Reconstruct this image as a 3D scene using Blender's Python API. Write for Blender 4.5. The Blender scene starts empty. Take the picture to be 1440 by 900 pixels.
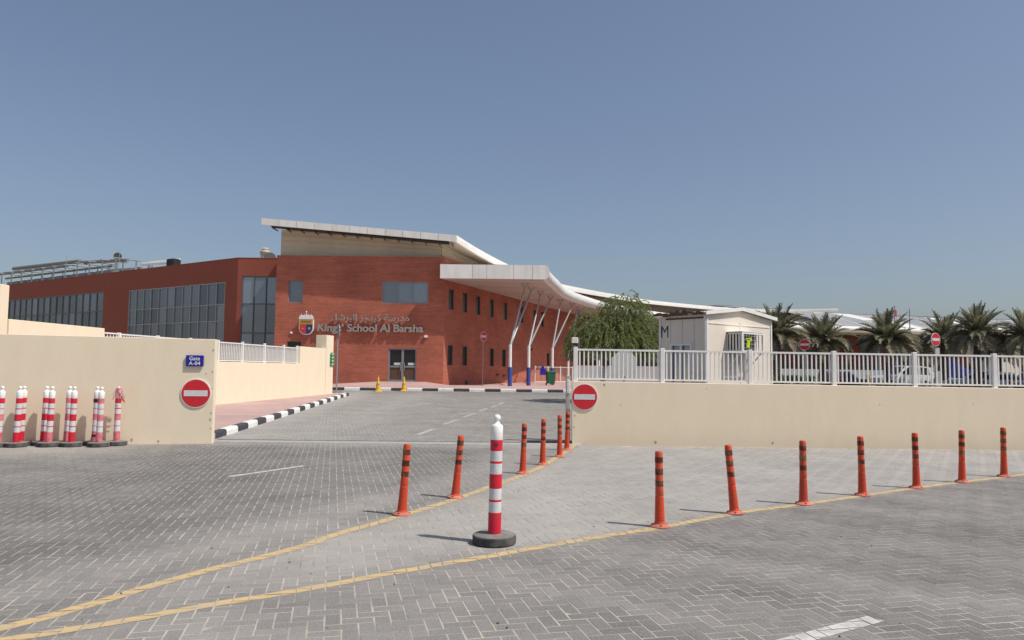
import bpy, math, random
import numpy as np
from mathutils import Vector, Matrix, Euler

random.seed(7)
rng = np.random.default_rng(11)
S = bpy.context.scene
COL = S.collection
PI = math.pi

# ------------------------------------------------------------------ camera
cam_d = bpy.data.cameras.new("camera")
cam = bpy.data.objects.new("camera", cam_d)
COL.objects.link(cam)
S.camera = cam
cam_d.sensor_width = 36.0
cam_d.lens = 36.0 * 1050.0 / 1440.0
cam_d.clip_start = 0.1
cam_d.clip_end = 4000.0
_p, _a = math.atan(71 / 1050.0), math.radians(0.6)
_f = Vector((0, math.cos(_p), math.sin(_p)))
_u0 = Vector((0, -math.sin(_p), math.cos(_p)))
_r0 = Vector((1, 0, 0))
_r = _r0 * math.cos(_a) + _u0 * math.sin(_a)
_u = _u0 * math.cos(_a) - _r0 * math.sin(_a)
cam.matrix_world = Matrix(((_r.x, _u.x, -_f.x, 0), (_r.y, _u.y, -_f.y, 0), (_r.z, _u.z, -_f.z, 1.55), (0, 0, 0, 1)))

# ------------------------------------------------------------------ world, sun, exposure
SUN_EL, SUN_AZ = math.radians(55.5), math.radians(113.0)      # azimuth clockwise from +Y
W = bpy.data.worlds.new("World")
S.world = W
W.use_nodes = True
wn = W.node_tree
bg = wn.nodes["Background"]
sky = wn.nodes.new("ShaderNodeTexSky")
sky.sky_type = 'NISHITA'
sky.sun_disc = False
sky.sun_elevation = SUN_EL
sky.sun_rotation = SUN_AZ
sky.air_density = 1.0
sky.dust_density = 2.3
sky.ozone_density = 3.5
hs = wn.nodes.new("ShaderNodeHueSaturation")
hs.inputs['Saturation'].default_value = 0.98
hs.inputs['Value'].default_value = 1.0
wn.links.new(sky.outputs[0], hs.inputs['Color'])
gm_ = wn.nodes.new("ShaderNodeGamma")
gm_.inputs['Gamma'].default_value = 0.82
wn.links.new(hs.outputs[0], gm_.inputs['Color'])
wn.links.new(gm_.outputs[0], bg.inputs['Color'])
hs.inputs['Hue'].default_value = 0.5045
bg.inputs['Strength'].default_value = 0.124

sl = bpy.data.lights.new("sun", 'SUN')
sl.energy = 3.6
sl.angle = math.radians(0.5)
sl.color = (1.0, 0.945, 0.86)
so = bpy.data.objects.new("sun", sl)
COL.objects.link(so)
_sd = Vector((math.sin(SUN_AZ) * math.cos(SUN_EL), math.cos(SUN_AZ) * math.cos(SUN_EL), math.sin(SUN_EL)))
so.rotation_euler = (-_sd).to_track_quat('-Z', 'Y').to_euler()
so.location = (20, -10, 40)

S.view_settings.view_transform = 'Standard'
S.view_settings.look = 'None'
S.view_settings.gamma = 1.0
S.view_settings.exposure = 0.15

# ------------------------------------------------------------------ materials
def mat(name, c1, c2=None, rough=0.7, scale=3.0, stretch=(1, 1, 1), bump=0.0, bscale=40.0, metal=0.0, spec=0.4,
        detail=5.0, lo=0.35, hi=0.65, rnd=0.0, coat=0.0):
    m = bpy.data.materials.new(name)
    m.use_nodes = True
    nt = m.node_tree
    b = nt.nodes["Principled BSDF"]
    b.inputs['Roughness'].default_value = rough
    b.inputs['Metallic'].default_value = metal
    b.inputs['Specular IOR Level'].default_value = spec
    b.inputs['Coat Weight'].default_value = coat
    if c2 is None:
        c2 = tuple(x * 0.88 for x in c1)
    tc = nt.nodes.new("ShaderNodeTexCoord")
    mp = nt.nodes.new("ShaderNodeMapping")
    mp.inputs['Scale'].default_value = stretch
    nt.links.new(tc.outputs['Object'], mp.inputs[0])
    if rnd:
        o2 = nt.nodes.new("ShaderNodeObjectInfo")
        sc_ = nt.nodes.new("ShaderNodeMath"); sc_.operation = 'MULTIPLY'; sc_.inputs[1].default_value = 37.0
        nt.links.new(o2.outputs['Random'], sc_.inputs[0])
        nt.links.new(sc_.outputs[0], mp.inputs['Location'])
    nz = nt.nodes.new("ShaderNodeTexNoise")
    nz.inputs['Scale'].default_value = scale
    nz.inputs['Detail'].default_value = detail
    nz.inputs['Roughness'].default_value = 0.6
    nt.links.new(mp.outputs[0], nz.inputs['Vector'])
    mr = nt.nodes.new("ShaderNodeMapRange")
    mr.inputs['From Min'].default_value = lo
    mr.inputs['From Max'].default_value = hi
    nt.links.new(nz.outputs['Fac'], mr.inputs['Value'])
    mx = nt.nodes.new("ShaderNodeMix")
    mx.data_type = 'RGBA'
    mx.inputs[6].default_value = (*c1, 1)
    mx.inputs[7].default_value = (*c2, 1)
    nt.links.new(mr.outputs[0], mx.inputs[0])
    out = mx.outputs[2]
    if rnd:
        oi = nt.nodes.new("ShaderNodeObjectInfo")
        r2 = nt.nodes.new("ShaderNodeMapRange")
        r2.inputs['To Min'].default_value = 1 - rnd
        r2.inputs['To Max'].default_value = 1 + rnd
        nt.links.new(oi.outputs['Random'], r2.inputs['Value'])
        hv = nt.nodes.new("ShaderNodeHueSaturation")
        nt.links.new(r2.outputs[0], hv.inputs['Value'])
        nt.links.new(out, hv.inputs['Color'])
        out = hv.outputs[0]
    nt.links.new(out, b.inputs['Base Color'])
    if bump:
        n2 = nt.nodes.new("ShaderNodeTexNoise")
        n2.inputs['Scale'].default_value = bscale
        n2.inputs['Detail'].default_value = 4
        nt.links.new(mp.outputs[0], n2.inputs['Vector'])
        bp = nt.nodes.new("ShaderNodeBump")
        bp.inputs['Strength'].default_value = bump
        bp.inputs['Distance'].default_value = 0.01
        nt.links.new(n2.outputs['Fac'], bp.inputs['Height'])
        nt.links.new(bp.outputs[0], b.inputs['Normal'])
    return m

def paver_mat(name, dark, light, joint_tint=0.0):
    m = bpy.data.materials.new(name)
    m.use_nodes = True
    nt = m.node_tree
    b = nt.nodes["Principled BSDF"]
    b.inputs['Roughness'].default_value = 0.85
    b.inputs['Specular IOR Level'].default_value = 0.3
    at = nt.nodes.new("ShaderNodeAttribute")
    at.attribute_name = "wear"
    oi = nt.nodes.new("ShaderNodeObjectInfo")
    sp = nt.nodes.new("ShaderNodeSeparateColor")
    nt.links.new(oi.outputs['Color'], sp.inputs[0])
    ge = nt.nodes.new("ShaderNodeNewGeometry")
    def math_(op, a, c=None, val=None):
        n = nt.nodes.new("ShaderNodeMath"); n.operation = op
        nt.links.new(a, n.inputs[0])
        if c is not None: nt.links.new(c, n.inputs[1])
        if val is not None: n.inputs[1].default_value = val
        return n.outputs[0]
    wear = math_('ADD', at.outputs['Fac'], sp.outputs[0])
    isl = math_('FRACT', math_('ADD', ge.outputs['Random Per Island'], oi.outputs['Random']))
    nz = nt.nodes.new("ShaderNodeTexNoise")
    nz.inputs['Scale'].default_value = 0.9
    nz.inputs['Detail'].default_value = 6
    nz.inputs['Roughness'].default_value = 0.65
    nt.links.new(ge.outputs['Position'], nz.inputs['Vector'])
    fine = nt.nodes.new("ShaderNodeTexNoise")
    fine.inputs['Scale'].default_value = 75
    fine.inputs['Detail'].default_value = 6
    fine.inputs['Roughness'].default_value = 0.8
    nt.links.new(ge.outputs['Position'], fine.inputs['Vector'])
    k = math_('ADD', wear, math_('MULTIPLY', math_('SUBTRACT', nz.outputs['Fac'], val=0.5), val=0.5))
    k = math_('ADD', k, math_('MULTIPLY', math_('SUBTRACT', isl, val=0.5), val=0.10))
    k = math_('ADD', k, math_('MULTIPLY', math_('SUBTRACT', fine.outputs['Fac'], val=0.5), val=1.5))
    mx = nt.nodes.new("ShaderNodeMix"); mx.data_type = 'RGBA'
    mx.inputs[6].default_value = (*dark, 1)
    mx.inputs[7].default_value = (*light, 1)
    nt.links.new(k, mx.inputs[0])
    nt.links.new(mx.outputs[2], b.inputs['Base Color'])
    bp = nt.nodes.new("ShaderNodeBump")
    bp.inputs['Strength'].default_value = 0.7
    bp.inputs['Distance'].default_value = 0.005
    nt.links.new(fine.outputs['Fac'], bp.inputs['Height'])
    nt.links.new(bp.outputs[0], b.inputs['Normal'])
    return m

def brick_mat(name, c1, c2, mortar, bw, rh, msize, rough=0.85, use_uv=True, streak=0.5, off=0.5, bump=0.4):
    m = bpy.data.materials.new(name)
    m.use_nodes = True
    nt = m.node_tree
    b = nt.nodes["Principled BSDF"]
    b.inputs['Roughness'].default_value = rough
    b.inputs['Specular IOR Level'].default_value = 0.25
    tc = nt.nodes.new("ShaderNodeTexCoord")
    src = tc.outputs['UV' if use_uv else 'Object']
    br = nt.nodes.new("ShaderNodeTexBrick")
    br.offset = off
    br.inputs['Color1'].default_value = (*c1, 1)
    br.inputs['Color2'].default_value = (*c2, 1)
    br.inputs['Mortar'].default_value = (*mortar, 1)
    br.inputs['Scale'].default_value = 1.0
    br.inputs['Brick Width'].default_value = bw
    br.inputs['Row Height'].default_value = rh
    br.inputs['Mortar Size'].default_value = msize
    br.inputs['Mortar Smooth'].default_value = 0.2
    br.inputs['Bias'].default_value = -0.1
    nt.links.new(src, br.inputs['Vector'])
    mp = nt.nodes.new("ShaderNodeMapping")
    mp.inputs['Scale'].default_value = (0.35, 2.2, 1)
    nt.links.new(src, mp.inputs[0])
    nz = nt.nodes.new("ShaderNodeTexNoise")
    nz.inputs['Scale'].default_value = 1.4
    nz.inputs['Detail'].default_value = 8
    nz.inputs['Roughness'].default_value = 0.7
    nt.links.new(mp.outputs[0], nz.inputs['Vector'])
    nb = nt.nodes.new("ShaderNodeTexNoise")
    nb.inputs['Scale'].default_value = 0.45
    nb.inputs['Detail'].default_value = 5
    nt.links.new(src, nb.inputs['Vector'])
    ad = nt.nodes.new("ShaderNodeMath"); ad.operation = 'ADD'
    nt.links.new(nz.outputs['Fac'], ad.inputs[0])
    nt.links.new(nb.outputs['Fac'], ad.inputs[1])
    mr = nt.nodes.new("ShaderNodeMapRange")
    mr.inputs['From Min'].default_value = 0.75
    mr.inputs['From Max'].default_value = 1.3
    mr.inputs['To Min'].default_value = 1 - 0.35 * streak
    mr.inputs['To Max'].default_value = 1 + 0.5 * streak
    nt.links.new(ad.outputs[0], mr.inputs['Value'])
    hv = nt.nodes.new("ShaderNodeHueSaturation")
    nt.links.new(mr.outputs[0], hv.inputs['Value'])
    nt.links.new(br.outputs['Color'], hv.inputs['Color'])
    nt.links.new(hv.outputs[0], b.inputs['Base Color'])
    if bump:
        bp = nt.nodes.new("ShaderNodeBump")
        bp.inputs['Strength'].default_value = bump
        bp.inputs['Distance'].default_value = 0.01
        bp.invert = True
        nt.links.new(br.outputs['Fac'], bp.inputs['Height'])
        nt.links.new(bp.outputs[0], b.inputs['Normal'])
    return m

def leaf_mat(name, c1, c2, trans=0.25):
    m = bpy.data.materials.new(name)
    m.use_nodes = True
    nt = m.node_tree
    b = nt.nodes["Principled BSDF"]
    b.inputs['Roughness'].default_value = 0.55
    b.inputs['Specular IOR Level'].default_value = 0.3
    ge = nt.nodes.new("ShaderNodeNewGeometry")
    oi = nt.nodes.new("ShaderNodeObjectInfo")
    ad = nt.nodes.new("ShaderNodeMath"); ad.operation = 'ADD'
    fr = nt.nodes.new("ShaderNodeMath"); fr.operation = 'FRACT'
    nt.links.new(ge.outputs['Random Per Island'], ad.inputs[0])
    nt.links.new(oi.outputs['Random'], ad.inputs[1])
    nt.links.new(ad.outputs[0], fr.inputs[0])
    mx = nt.nodes.new("ShaderNodeMix"); mx.data_type = 'RGBA'
    mx.inputs[6].default_value = (*c1, 1)
    mx.inputs[7].default_value = (*c2, 1)
    nt.links.new(fr.outputs[0], mx.inputs[0])
    nt.links.new(mx.outputs[2], b.inputs['Base Color'])
    tr = nt.nodes.new("ShaderNodeBsdfTranslucent")
    nt.links.new(mx.outputs[2], tr.inputs['Color'])
    ms = nt.nodes.new("ShaderNodeMixShader")
    ms.inputs[0].default_value = trans
    nt.links.new(b.outputs[0], ms.inputs[1])
    nt.links.new(tr.outputs[0], ms.inputs[2])
    nt.links.new(ms.outputs[0], nt.nodes["Material Output"].inputs['Surface'])
    return m

M = {}
M['paver'] = paver_mat('concrete_paver', (0.098, 0.093, 0.089), (0.47, 0.442, 0.407))
M['sand_joint'] = mat('joint_sand', (0.50, 0.45, 0.38), (0.22, 0.205, 0.185), 0.95, 2.2, detail=8, lo=0.38, hi=0.68)
M['sand'] = mat('sand_ground', (0.46, 0.39, 0.30), (0.38, 0.32, 0.25), 0.95, 0.3)
M['cream'] = mat('cream_paint', (0.835, 0.715, 0.54), (0.80, 0.68, 0.51), 0.85, 2.4, (1.3, 1.3, 0.45), 0.25, 45, detail=9, lo=0.36, hi=0.68)
M['concrete'] = mat('concrete', (0.42, 0.40, 0.37), (0.34, 0.325, 0.30), 0.9, 5, (1, 1, 1), 0.2, 40)
M['pink_paver'] = brick_mat('pink_paver', (0.50, 0.335, 0.305), (0.44, 0.30, 0.275), (0.46, 0.37, 0.33), 0.2, 0.1, 0.006, 0.9, False, 0.35)
M['kerb_white'] = mat('kerb_white_paint', (0.78, 0.77, 0.74), (0.58, 0.57, 0.55), 0.7, 9, (1, 1, 1), 0.2, 60, lo=0.5, hi=0.75)
M['kerb_black'] = mat('kerb_black_paint', (0.045, 0.047, 0.055), (0.11, 0.11, 0.12), 0.65, 9, (1, 1, 1), 0.2, 60, lo=0.5, hi=0.75)
M['yellow_paint'] = mat('yellow_road_paint', (0.60, 0.425, 0.20), (0.40, 0.345, 0.26), 0.85, 7, (1, 1, 1), 0.3, 90, lo=0.40, hi=0.72, detail=9)
M['white_paint'] = mat('white_road_paint', (0.58, 0.565, 0.535), (0.33, 0.32, 0.305), 0.85, 8, (1, 1, 1), 0.3, 90, lo=0.40, hi=0.70, detail=9)
M['brick'] = brick_mat('red_brick', (0.41, 0.122, 0.076), (0.335, 0.095, 0.058), (0.42, 0.18, 0.125), 0.30, 0.10, 0.012, streak=0.5)
M['red_render'] = mat('red_render', (0.27, 0.075, 0.05), (0.25, 0.068, 0.046), 0.85, 0.8)
M['glass'] = mat('reflective_glass', (0.30, 0.33, 0.36), (0.26, 0.29, 0.32), 0.16, 0.4, spec=0.6, rnd=0.3, metal=0.65)
M['glass_wing'] = mat('grey_wing_glass', (0.20, 0.215, 0.235), (0.18, 0.195, 0.215), 0.2, 0.4, spec=0.5, rnd=0.3, metal=0.5)
M['mullion'] = mat('pale_mullion', (0.32, 0.335, 0.35), None, 0.5, 3)
M['frame_grey'] = mat('mid_grey_frame', (0.14, 0.15, 0.16), None, 0.5, 3)
M['duct'] = mat('weathered_duct', (0.25, 0.26, 0.25), (0.20, 0.21, 0.20), 0.6, 5, metal=0.2)
M['glass_dark'] = mat('dark_small_window_glass', (0.02, 0.017, 0.017), None, 0.25, 0.4, spec=0.5, rnd=0.2)
M['alu'] = mat('grey_aluminium', (0.27, 0.29, 0.31), None, 0.45, 3, metal=0.2)
M['alu_dark'] = mat('dark_frame', (0.10, 0.11, 0.12), None, 0.5, 3)
M['roof_white'] = mat('white_roof_panel', (0.78, 0.765, 0.73), (0.66, 0.64, 0.60), 0.5, 1.6, (1.5, 1.5, 0.3), rnd=0.05, lo=0.42, hi=0.75, detail=8)
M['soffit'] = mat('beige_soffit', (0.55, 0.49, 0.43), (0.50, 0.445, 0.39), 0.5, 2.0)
M['edge_white'] = mat('white_metal_edge', (0.80, 0.785, 0.75), (0.72, 0.70, 0.66), 0.35, 1.0)
M['beige_clad'] = mat('beige_cladding', (0.60, 0.51, 0.39), (0.54, 0.455, 0.35), 0.75, 2.0, (1, 1, 6), rnd=0.06)
M['roof_grey'] = mat('grey_membrane_roof', (0.30, 0.305, 0.315), (0.26, 0.265, 0.275), 0.7, 0.6, rnd=0.06)
M['steel'] = mat('galvanised_steel', (0.40, 0.41, 0.42), (0.34, 0.35, 0.36), 0.45, 5, metal=0.5)
M['white_steel'] = mat('white_painted_steel', (0.80, 0.79, 0.77), (0.74, 0.72, 0.69), 0.5, 6)
M['blue_sleeve'] = mat('blue_padding', (0.045, 0.085, 0.32), (0.04, 0.07, 0.27), 0.6, 6)
M['sign_blue'] = mat('blue_sign_enamel', (0.02, 0.02, 0.30), None, 0.35, 3)
M['sign_red'] = mat('red_sign_film', (0.62, 0.022, 0.035), (0.56, 0.02, 0.03), 0.4, 3)
M['sign_white'] = mat('white_sign_film', (0.78, 0.78, 0.76), None, 0.4, 3)
M['sign_back'] = mat('grey_sign_back', (0.50, 0.49, 0.46), (0.44, 0.43, 0.41), 0.5, 4)
M['sign_cream'] = mat('pale_sign_back', (0.66, 0.64, 0.58), (0.58, 0.56, 0.51), 0.5, 4)
M['white_plastic'] = mat('white_plastic', (0.84, 0.83, 0.81), (0.66, 0.63, 0.60), 0.5, 9, rnd=0.03, lo=0.5, hi=0.8, detail=8)
M['reflect'] = mat('reflective_white_film', (0.66, 0.67, 0.68), (0.58, 0.59, 0.60), 0.4, 20)
M['red_film'] = mat('red_film', (0.62, 0.015, 0.04), (0.50, 0.05, 0.06), 0.5, 10, rnd=0.05, lo=0.5, hi=0.8, detail=8)
M['pink_film'] = mat('faded_pink_film', (0.66, 0.22, 0.24), (0.58, 0.09, 0.12), 0.6, 14, rnd=0.08, lo=0.4, hi=0.7)
M['black_tape'] = mat('black_tape', (0.02, 0.02, 0.02), None, 0.5, 9)
M['rubber'] = mat('dusty_rubber', (0.05, 0.048, 0.046), (0.13, 0.12, 0.115), 0.85, 9, (1, 1, 1), 0.5, 30, lo=0.45, hi=0.72)
M['rubber_top'] = mat('dusty_rubber_top', (0.24, 0.225, 0.21), (0.16, 0.15, 0.14), 0.9, 9, (1, 1, 1), 0.4, 40)
M['orange'] = mat('orange_plastic', (0.64, 0.075, 0.028), (0.42, 0.085, 0.05), 0.55, 9, (1, 1, 0.5), rnd=0.08, lo=0.48, hi=0.78, detail=8)
M['orange_base'] = mat('sun_faded_orange_plastic', (0.60, 0.17, 0.12), (0.36, 0.17, 0.13), 0.8, 16, rnd=0.1, lo=0.42, hi=0.7, detail=7)
M['band'] = mat('worn_reflective_band', (0.11, 0.022, 0.014), (0.24, 0.15, 0.08), 0.35, 16, (1, 1, 0.6), lo=0.46, hi=0.70, metal=0.2, rnd=0.25)
M['cone_yellow'] = mat('yellow_plastic', (0.78, 0.46, 0.03), None, 0.5, 5)
M['green_bin'] = mat('green_plastic', (0.02, 0.13, 0.065), None, 0.5, 4)
M['green_sign'] = mat('green_sign_film', (0.01, 0.27, 0.10), None, 0.5, 4)
M['letter'] = mat('brushed_steel_letter', (0.40, 0.355, 0.32), (0.33, 0.295, 0.265), 0.5, 4, metal=0.35)
M['gold'] = mat('gold_band', (0.50, 0.30, 0.05), None, 0.5, 6)
M['crest_red'] = mat('crest_red', (0.55, 0.05, 0.06), None, 0.5, 6)
M['crest_blue'] = mat('crest_blue', (0.03, 0.045, 0.16), None, 0.5, 6)
M['teal'] = mat('teal_ink', (0.02, 0.06, 0.09), None, 0.5, 6)
M['dark_ink'] = mat('dark_ink', (0.03, 0.025, 0.02), None, 0.6, 6)
M['hut'] = mat('cream_cabin_panel', (0.76, 0.675, 0.575), (0.72, 0.635, 0.54), 0.6, 2.5)
M['hut_trim'] = mat('white_cabin_trim', (0.80, 0.78, 0.74), None, 0.5, 3)
M['bark'] = mat('brown_bark', (0.16, 0.115, 0.08), (0.10, 0.07, 0.05), 0.95, 9, (1, 1, 3), 0.6, 20)
M['palm_bark'] = mat('palm_bark', (0.19, 0.14, 0.10), (0.11, 0.08, 0.055), 0.95, 12, (1, 1, 3), 0.8, 18)
M['whitewash'] = mat('whitewash', (0.62, 0.61, 0.58), None, 0.8, 6)
M['leaf'] = leaf_mat('fine_green_leaf', (0.17, 0.20, 0.07), (0.33, 0.36, 0.155), 0.45)
M['palm_leaf'] = leaf_mat('palm_leaflet', (0.165, 0.170, 0.10), (0.31, 0.295, 0.195), 0.4)
M['palm_dry'] = leaf_mat('dry_palm_leaflet', (0.27, 0.235, 0.15), (0.40, 0.36, 0.25), 0.3)
M['grass'] = leaf_mat('hedge_leaf', (0.05, 0.10, 0.02), (0.10, 0.16, 0.04))
M['car_white'] = mat('white_car_paint', (0.80, 0.80, 0.79), None, 0.25, 2, coat=0.6)
M['car_silver'] = mat('silver_car_paint', (0.50, 0.52, 0.54), None, 0.3, 2, metal=0.4, coat=0.6)
M['car_dark'] = mat('dark_blue_car_paint', (0.03, 0.04, 0.09), None, 0.25, 2, coat=0.6)
M['car_maroon'] = mat('maroon_car_paint', (0.14, 0.02, 0.03), None, 0.25, 2, coat=0.6)
M['car_grey'] = mat('grey_car_paint', (0.22, 0.24, 0.26), None, 0.25, 2, coat=0.6)
M['tyre'] = mat('tyre', (0.02, 0.02, 0.02), None, 0.8, 6)
M['tail_red'] = mat('tail_light_red', (0.50, 0.01, 0.02), None, 0.2, 6)
M['lamp_clear'] = mat('clear_lamp', (0.7, 0.7, 0.68), None, 0.1, 6)
M['rust'] = mat('rusty_scrap', (0.16, 0.10, 0.065), (0.07, 0.06, 0.055), 0.9, 9)
M['lime'] = mat('lime_sign', (0.48, 0.62, 0.02), None, 0.5, 6)
M['black'] = mat('black_metal', (0.02, 0.02, 0.02), None, 0.5, 6)
M['wood'] = mat('brown_door_panel', (0.13, 0.07, 0.045), (0.09, 0.05, 0.035), 0.5, 4, (6, 6, 0.5))
M['tent_blue'] = mat('blue_canvas', (0.06, 0.09, 0.45), None, 0.8, 5)
M['low_grey'] = mat('grey_low_wall', (0.36, 0.36, 0.36), (0.31, 0.31, 0.315), 0.85, 1.5)
M['asphalt'] = mat('asphalt', (0.06, 0.06, 0.06), (0.045, 0.045, 0.045), 0.9, 2)
M['dark_red_shade'] = mat('dark_red_shade_render', (0.19, 0.045, 0.03), (0.17, 0.04, 0.028), 0.85, 0.8)  # red render darkened so its colour carries the canopy's shade on the curved wall
M['stone'] = mat('pebble', (0.05, 0.045, 0.04), (0.16, 0.14, 0.12), 0.9, 30)

# ------------------------------------------------------------------ object helpers
def tag(o, label=None, cat=None, group=None, kind=None):
    if label: o['label'] = label
    if cat: o['category'] = cat
    if group: o['group'] = group
    if kind: o['kind'] = kind
    return o

def thing(name, label, cat, loc=(0, 0, 0), rz=0.0, group=None):
    o = bpy.data.objects.new(name, None)
    COL.objects.link(o)
    o.location = loc
    o.rotation_euler = (0, 0, rz)
    o.empty_display_size = 0.3
    return tag(o, label, cat, group)

def base_matrix(o):
    m = Matrix.LocRotScale(o.location, o.rotation_euler, o.scale)
    if o.parent:
        m = base_matrix(o.parent) @ o.matrix_parent_inverse @ m
    return m

def link(name, me, material=None, parent=None, world=False, loc=None, rot=None):
    o = bpy.data.objects.new(name, me)
    COL.objects.link(o)
    if material is not None and len(me.materials) == 0:
        me.materials.append(material)
    if parent is not None:
        o.parent = parent
        if world:
            o.matrix_parent_inverse = base_matrix(parent).inverted()
    if loc is not None: o.location = loc
    if rot is not None: o.rotation_euler = rot
    return o

def dup(o, parent=None, label=None, group=None):
    c = o.copy()
    COL.objects.link(c)
    if parent is not None: c.parent = parent
    for ch in [x for x in COL.objects if x.parent == o]:
        dup(ch, c)
    if label: c['label'] = label
    if group: c['group'] = group
    return c

class MB:
    def __init__(s):
        s.v, s.f, s.uv = [], [], {}
    def add(s, vs, fs):
        n = len(s.v)
        s.v += [tuple(map(float, p)) for p in vs]
        s.f += [tuple(i + n for i in f) for f in fs]
        return s
    def box(s, c, d, rz=0.0, rot=None):
        hx, hy, hz = d[0] / 2, d[1] / 2, d[2] / 2
        P = [Vector((x, y, z)) for z in (-hz, hz) for y in (-hy, hy) for x in (-hx, hx)]
        R = rot if rot is not None else Matrix.Rotation(rz, 3, 'Z')
        P = [R @ p + Vector(c) for p in P]
        return s.add(P, [(0, 2, 3, 1), (4, 5, 7, 6), (0, 1, 5, 4), (2, 6, 7, 3), (0, 4, 6, 2), (1, 3, 7, 5)])
    def bbox(s, c, d, b=0.01, rz=0.0):
        """box with bevelled top rim and vertical edges"""
        hx, hy, hz = d[0] / 2, d[1] / 2, d[2] / 2
        def ring(ax, ay, k, z):
            return [(-ax + k, -ay, z), (ax - k, -ay, z), (ax, -ay + k, z), (ax, ay - k, z), (ax - k, ay, z), (-ax + k, ay, z), (-ax, ay - k, z), (-ax, -ay + k, z)]
        rs = ring(hx, hy, b, -hz) + ring(hx, hy, b, hz - b) + ring(hx - b, hy - b, b * 0.6, hz)
        R = Matrix.Rotation(rz, 3, 'Z')
        P = [R @ Vector(p) + Vector(c) for p in rs]
        F = []
        for L in range(2):
            for i in range(8):
                j = (i + 1) % 8
                F.append((L * 8 + i, L * 8 + j, L * 8 + 8 + j, L * 8 + 8 + i))
        F.append(tuple(range(16, 24)))
        F.append(tuple(reversed(range(8))))
        return s.add(P, F)
    def lathe(s, prof, n=20, c=(0, 0, 0), cap=True):
        P, F = [], []
        for r, z in prof:
            for i in range(n):
                a = 2 * PI * i / n
                P.append((c[0] + r * math.cos(a), c[1] + r * math.sin(a), c[2] + z))
        m = len(prof)
        for k in range(m - 1):
            for i in range(n):
                j = (i + 1) % n
                F.append((k * n + i, k * n + j, k * n + n + j, k * n + n + i))
        if cap:
            F.append(tuple(reversed(range(n))))
            F.append(tuple(range((m - 1) * n, m * n)))
        return s.add(P, F)
    def tube(s, pts, r, n=8, cap=True):
        pts = [Vector(p) for p in pts]
        rr = r if hasattr(r, '__len__') else [r] * len(pts)
        P, F = [], []
        for k, p in enumerate(pts):
            t = (pts[min(k + 1, len(pts) - 1)] - pts[max(k - 1, 0)]).normalized()
            a = t.cross(Vector((0, 0, 1)))
            if a.length < 1e-3: a = t.cross(Vector((1, 0, 0)))
            a.normalize()
            b = a.cross(t)
            for i in range(n):
                q = 2 * PI * i / n
                P.append(p + (a * math.cos(q) + b * math.sin(q)) * rr[k])
        for k in range(len(pts) - 1):
            for i in range(n):
                j = (i + 1) % n
                F.append((k * n + i, k * n + n + i, k * n + n + j, k * n + j))
        if cap:
            F.append(tuple(range(n)))
            F.append(tuple(reversed(range((len(pts) - 1) * n, len(pts) * n))))
        return s.add(P, F)
    def prism(s, poly, a, b):
        """poly: list of 3D offsets applied at a and b (extrusion from a to b)"""
        n = len(poly)
        P = [Vector(a) + Vector(p) for p in poly] + [Vector(b) + Vector(p) for p in poly]
        F = [tuple(range(n)), tuple(reversed(range(n, 2 * n)))]
        for i in range(n):
            j = (i + 1) % n
            F.append((i, n + i, n + j, j))
        return s.add(P, F)
    def mesh(s, name, smooth=0.0):
        me = bpy.data.meshes.new(name)
        me.from_pydata(s.v, [], s.f)
        me.update()
        if smooth:
            me.shade_smooth()
            me.set_sharp_from_angle(angle=math.radians(smooth))
        return me
    def obj(s, name, material, parent=None, world=False, smooth=0.0, loc=None, rot=None):
        return link(name, s.mesh(name, smooth), material, parent, world, loc, rot)

def np_mesh(name, verts, quads):
    me = bpy.data.meshes.new(name)
    nv, nf = len(verts), len(quads)
    me.vertices.add(nv)
    me.vertices.foreach_set('co', np.asarray(verts, np.float32).ravel())
    me.loops.add(nf * 4)
    me.loops.foreach_set('vertex_index', np.asarray(quads, np.int32).ravel())
    me.polygons.add(nf)
    me.polygons.foreach_set('loop_start', np.arange(nf, dtype=np.int32) * 4)
    me.polygons.foreach_set('loop_total', np.full(nf, 4, np.int32))
    me.update(calc_edges=True)
    me.validate()
    me.shade_flat()
    return me

def text_mesh(txt, size, extrude, offset=0.0, spacing=1.0):
    cu = bpy.data.curves.new('lettering', 'FONT')
    cu.body = txt
    cu.size = size
    cu.extrude = extrude
    cu.offset = offset
    cu.space_character = spacing
    cu.resolution_u = 3
    o = bpy.data.objects.new('lettering', cu)
    COL.objects.link(o)
    dg = bpy.context.evaluated_depsgraph_get()
    me = bpy.data.meshes.new_from_object(o.evaluated_get(dg))
    bpy.data.objects.remove(o)
    bpy.data.curves.remove(cu)
    me.name = 'lettering'
    me.materials.clear()
    return me

def fit_text(txt, x0, x1, z0, z1, y, extrude, material, parent, offset=0.0, name='lettering'):
    """lettering filling the box x0..x1, z0..z1 in the plane y, facing -Y (world coordinates)"""
    me = text_mesh(txt, 1.0, 1.0, offset)
    co = np.empty(len(me.vertices) * 3, np.float32)
    me.vertices.foreach_get('co', co)
    co = co.reshape(-1, 3)
    mn, mx = co.min(0), co.max(0)
    out = np.empty_like(co)
    out[:, 0] = x0 + (co[:, 0] - mn[0]) / (mx[0] - mn[0]) * (x1 - x0)
    out[:, 2] = z0 + (co[:, 1] - mn[1]) / (mx[1] - mn[1]) * (z1 - z0)
    out[:, 1] = y - co[:, 2] * extrude
    me.vertices.foreach_set('co', out.ravel())
    me.update()
    return link(name, me, material, parent, True)

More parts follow.
